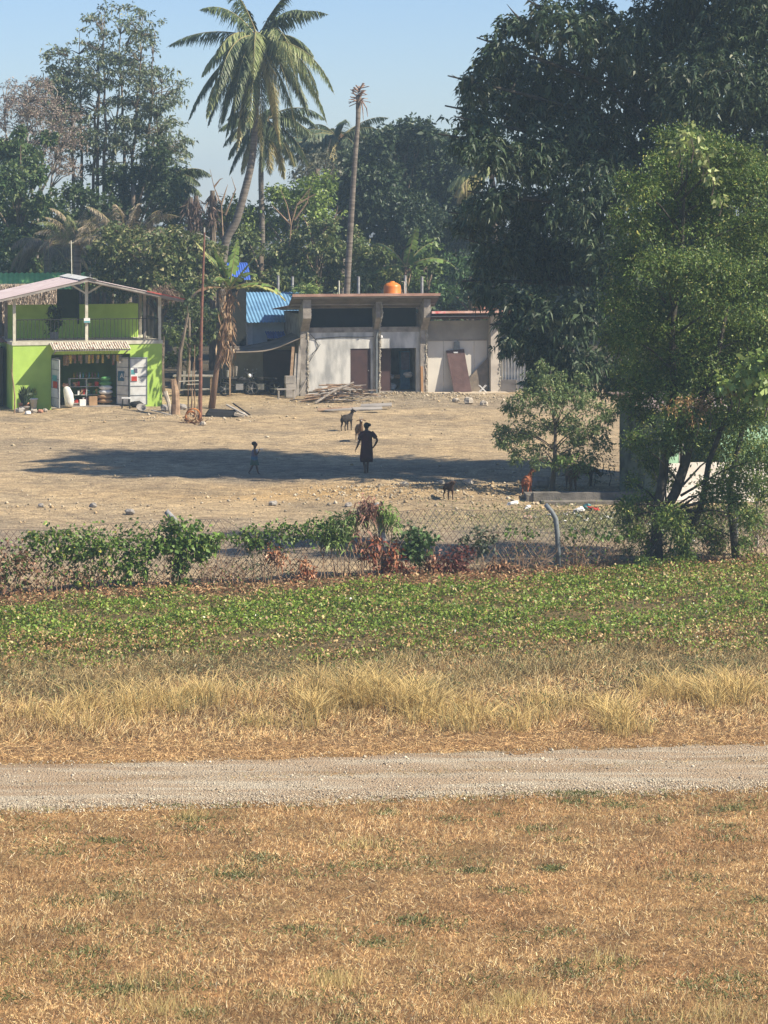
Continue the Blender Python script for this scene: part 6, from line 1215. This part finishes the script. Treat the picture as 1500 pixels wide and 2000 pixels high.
# ================================================================== PEOPLE AND GOATS
def skin(name, V, E, m_, parent, sub=1, root=0):
    """V: (x, y, z, r); grown with a Skin modifier and baked to a plain mesh"""
    me = bpy.data.meshes.new('s'); me.from_pydata([v[:3] for v in V], E, []); o = bpy.data.objects.new('s', me); COL.objects.link(o)
    md = o.modifiers.new('k', 'SKIN'); md.use_smooth_shade = True
    sv = me.skin_vertices[0].data
    for i, v in enumerate(V):
        r = v[3]; sv[i].radius = (r, r) if not hasattr(r, '__len__') else r; sv[i].use_root = (i == root)
    sb = o.modifiers.new('s', 'SUBSURF'); sb.levels = sub; sb.render_levels = sub
    bpy.context.view_layer.update(); dg = bpy.context.evaluated_depsgraph_get(); m2 = bpy.data.meshes.new_from_object(o.evaluated_get(dg)); bpy.data.objects.remove(o)
    m2.materials.clear(); m2.polygons.foreach_set('use_smooth', [True]*len(m2.polygons)); return link(name, m2, m_, parent)
def chain(V, E, start, pts):
    p = start
    for q in pts: V.append(q); E.append((p, len(V)-1)); p = len(V)-1
    return p
def hand(V, E, wrist, d, side, s=1.0):
    d = Vector(d).normalized(); sd_ = Vector(side).normalized(); p = Vector(V[wrist][:3]); n_ = d.cross(sd_)
    palm = p+d*.05*s; V.append((*palm, .024*s)); E.append((wrist, len(V)-1)); pi_ = len(V)-1
    for k, (o, l) in enumerate([(-.028, .068), (-.010, .078), (.010, .074), (.027, .058)]):
        a = palm+sd_*o*s+d*.03*s; b_ = a+d*l*.5*s+n_*.006*s; c = a+d*l*s+n_*.02*s
        chain(V, E, pi_, [(*a, .009*s), (*b_, .008*s), (*c, .006*s)])
    a = p+d*.03*s-sd_*.028*s; chain(V, E, pi_, [(*a, .010*s), (*(a+d*.03*s-sd_*.02*s), .008*s), (*(a+d*.055*s-sd_*.02*s), .007*s)])
# woman: seen from behind, right hand on the hip, left arm hanging out
Y = 85; x = WX(716, Y); wm = thing('person', 'woman in a dark maroon dress walking away with her right hand on her hip', 'person', (x, Y, hz(x, Y)))
V = [(0, 0, .86, (.13, .10))]; E = []
sp_ = chain(V, E, 0, [(0, 0, 1.0, (.12, .09)), (0, 0, 1.2, (.15, .10)), (0, 0, 1.31, (.10, .08))]); nk = chain(V, E, sp_, [(0, .01, 1.39, .05), (-.005, .02, 1.45, (.075, .085)), (-.005, .02, 1.53, (.078, .09)), (-.005, .02, 1.58, (.05, .06))])
l = chain(V, E, 2, [(-.17, 0, 1.27, .055), (-.22, .0, 1.05, .043), (-.30, .05, .84, .032), (-.325, .07, .80, .022)]); hand(V, E, l, (-.35, .2, -1), (0, 1, 0))
r_ = chain(V, E, 2, [(.18, 0, 1.27, .055), (.28, -.02, 1.16, .045), (.345, -.05, 1.05, .042), (.27, .0, .9, .033), (.215, .04, .82, .024)]); hand(V, E, r_, (-.6, .5, -.5), (0, .7, .7))
for s, q in ((-1, [(-.09, .0, .80, .085), (-.11, .12, .47, .055), (-.06, -.08, .24, .045), (-.05, -.16, .10, .03), (-.05, -.12, .03, .03), (-.05, -.02, .02, .022)]), (1, [(.09, 0, .80, .085), (.06, .01, .46, .056), (.03, -.03, .25, .046), (.03, -.03, .08, .03), (.03, .0, .035, .032), (.03, .12, .02, .024)])):
    chain(V, E, 0, q)
skin('body', V, E, SKIN_D, wm, 2)
def loft(secs, n=20):
    mb = MB(); 
    for cx, cy, z, rx, ry in secs:
        for k in range(n): a = 2*math.pi*k/n; mb.v.append((cx+rx*math.cos(a)*(1+.03*math.sin(5*a+z*9)), cy+ry*math.sin(a), z))
    for i in range(len(secs)-1):
        for k in range(n): mb.f.append((i*n+k, i*n+(k+1) % n, (i+1)*n+(k+1) % n, (i+1)*n+k))
    return mb
d_ = loft([(0, .01, .36, .20, .16), (0, .01, .5, .215, .165), (0, 0, .7, .20, .155), (0, 0, .86, .185, .145), (0, 0, .98, .175, .13), (0, 0, 1.12, .185, .135), (0, 0, 1.24, .20, .13), (0, 0, 1.32, .17, .10), (0, .0, 1.36, .08, .07)])
o = d_.build('dress', MAROON, wm, True); md = o.modifiers.new('t', 'SOLIDIFY'); md.thickness = .01
b = MB(); b.tube([(-.14, 0, 1.30), (-.19, 0, 1.2), (-.225, .01, 1.06)], [.075, .07, .07], 10); b.build('sleeve', MAROON, wm, True)
b = MB(); b.tube([(.14, 0, 1.30), (.22, -.01, 1.22), (.29, -.03, 1.13)], [.075, .072, .072], 10); b.build('sleeve', MAROON, wm, True)
b = MB(); b.blob((0, .005, 1.52), (.098, .105, .10), .05, 10); b.build('hair', HAIR, wm, True); MB().blob((.085, -.05, 1.545), (.06, .055, .055), .1, 8).build('hair_bun', HAIR, wm, True)
# child walking to the right
x = WX(497, Y); ch = thing('person', 'small child in a grey blue top walking right with a hand raised to the mouth', 'person', (x, Y, hz(x, Y)))
V = [(0, 0, .50, (.075, .085))]; E = []
chain(V, E, 0, [(0, 0, .6, (.07, .085)), (0, 0, .74, (.07, .10)), (0, 0, .80, (.05, .06)), (.01, 0, .845, .032), (.015, 0, .90, (.062, .068)), (.015, 0, .97, (.085, .078)), (.01, 0, 1.03, (.07, .06))])
e = chain(V, E, 2, [(0, -.10, .775, .035), (.03, -.13, .64, .028), (.10, -.10, .66, .024), (.15, -.05, .76, .018)]); hand(V, E, e, (.3, .3, .9), (0, 1, -.3), .6)
e = chain(V, E, 2, [(0, .10, .775, .035), (-.03, .12, .63, .027), (.0, .12, .52, .020)]); hand(V, E, e, (.2, 0, -1), (1, 0, 0), .6)
chain(V, E, 0, [(.0, -.05, .46, .055), (.07, -.05, .27, .04), (.10, -.05, .14, .03), (.13, -.05, .045, .022), (.16, -.05, .02, .02), (.20, -.05, .018, .014)]); chain(V, E, 0, [(-.01, .05, .46, .055), (-.06, .05, .28, .04), (-.13, .05, .14, .03), (-.19, .05, .05, .022), (-.165, .05, .025, .02), (-.13, .05, .018, .014)])
V.append((.10, 0, .935, .018)); E.append((6, len(V)-1))
skin('body', V, E, SKIN_D, ch, 2)
o = loft([(0, 0, .44, .105, .115), (0, 0, .55, .10, .115), (0, 0, .68, .095, .125), (0, 0, .77, .085, .125), (0, 0, .80, .05, .06)], 16).build('shirt', GREYCLOTH, ch, True)
o = loft([(.005, 0, .30, .15, .105), (0, 0, .40, .125, .115), (0, 0, .52, .105, .11)], 16).build('shorts', GREENCLOTH, ch, True)
loft([(0, 0, .47, .109, .119), (0, 0, .58, .107, .119)], 16).build('waist_cloth', BLUECLOTH, ch, True)
MB().blob((.085, -.02, .76), (.03, .06, .06), .1, 7).build('bib', WHITE, ch, True)
MB().blob((-.012, 0, .985), (.084, .08, .068), .05, 9).build('hair', HAIR, ch, True)
MB().bar((.16, -.04, .80), (.27, -.04, .83), .018).build('snack', WHITE, ch)
def goat(px, py, rz, s, m_, label, head_up=0., turn=0., legm=None, graze=False, tail_up=False):
    Y = DD(py); x = WX(px, Y); t = thing('goat', label, 'goat', (x, Y, hz(x, Y)), rz); t.scale = (s, s, s)
    V = [(0, 0, .47, (.12, .135))]; E = []
    chain(V, E, 0, [(-.14, 0, .48, (.11, .13)), (-.25, 0, .47, (.085, .11)), (-.30, 0, .46, (.05, .06)), (-.34, 0, .55 if tail_up else .44, .02), (-.36, 0, .62 if tail_up else .38, .012)])
    hd = Vector((.36, turn*.10, .70+head_up)) if not graze else Vector((.42, turn*.1, .40))
    c = chain(V, E, 0, [(.14, 0, .46, (.11, .14)), (.23, 0, .50, (.085, .12)), (.29, turn*.04, (.58 if not graze else .48), (.055, .075)), (*hd, (.05, .055))])
    mz = hd+(Vector((math.cos(turn*1.2)*.13, math.sin(turn*1.2)*.13, -.05)) if not graze else Vector((.08, 0, -.13))); 
    c2 = chain(V, E, c, [(*(hd.lerp(mz, .5)), .042), (*mz, .026)])
    ear = Vector((-math.sin(turn*1.2), math.cos(turn*1.2), 0))
    for sg in (-1, 1):
        chain(V, E, c, [(*(hd+ear*sg*.07+Vector((0, 0, .02))), .018), (*(hd+ear*sg*.14+Vector((0, 0, -.0))), .020), (*(hd+ear*sg*.18+Vector((0, 0, -.02))), .008)])
    for sg in (-1, 1):
        chain(V, E, 2, [(-.22, sg*.075, .38, .06), (-.17, sg*.08, .28, .038), (-.255, sg*.08, .175, .022), (-.235, sg*.08, .05, .017), (-.22, sg*.08, .015, .02)])
        chain(V, E, c-2, [(.20, sg*.07, .36, .045), (.20, sg*.075, .21, .026), (.195, sg*.075, .06, .018), (.21, sg*.075, .015, .02)])
    skin('body', V, E, m_, t, 2)
    b = MB()
    for sg in (-1, 1): b.tube([tuple(hd+ear*sg*.025+Vector((-.01, 0, .04))), tuple(hd+ear*sg*.04+Vector((-.04, 0, .10))), tuple(hd+ear*sg*.05+Vector((-.09, 0, .13)))], [.013, .010, .004], 6)
    b.build('horns', GREYSTONE, t, True)
    if legm:
        for sg in (-1, 1): MB().tube([(.199, sg*.075, .22), (.195, sg*.075, .06), (.21, sg*.075, .0)], [.030, .022, .024], 8).build('sock', legm, t, True)
        MB().ellipsoid(tuple(hd.lerp(mz, .55)+Vector((0, 0, .02))), (.05, .03, .03), 8).build('face_blaze', legm, t, True)
    return t
goat(677, 843, math.radians(60), 1.05, FUR_BLACK, 'black goat with raised tail standing beyond the woman', .02, -.5, tail_up=True, legm=None)
goat(702, 860, math.radians(-80), 1.05, FUR_BROWN, 'brown goat with spread ears standing just left of the woman', .05, 0, legm=FUR_WHITE)
goat(876, 981, math.radians(-70), .82, FUR_DARK, 'dark brown goat kid standing on the rubble heap edge', -.04, .2)
goat(1029, 972, math.radians(75), 1.0, FUR_RED, 'chestnut goat seen from behind left of the small tree', .03, -.9)
goat(1115, 963, math.radians(100), 1.05, FUR_BROWN, 'brown goat grazing right behind the small tree trunk', 0, 0, graze=True)
goat(1140, 955, math.radians(10), 1.1, FUR_DARK, 'dark brown goat standing sideways in the shade near the ruined hut', 0, 0, graze=True)
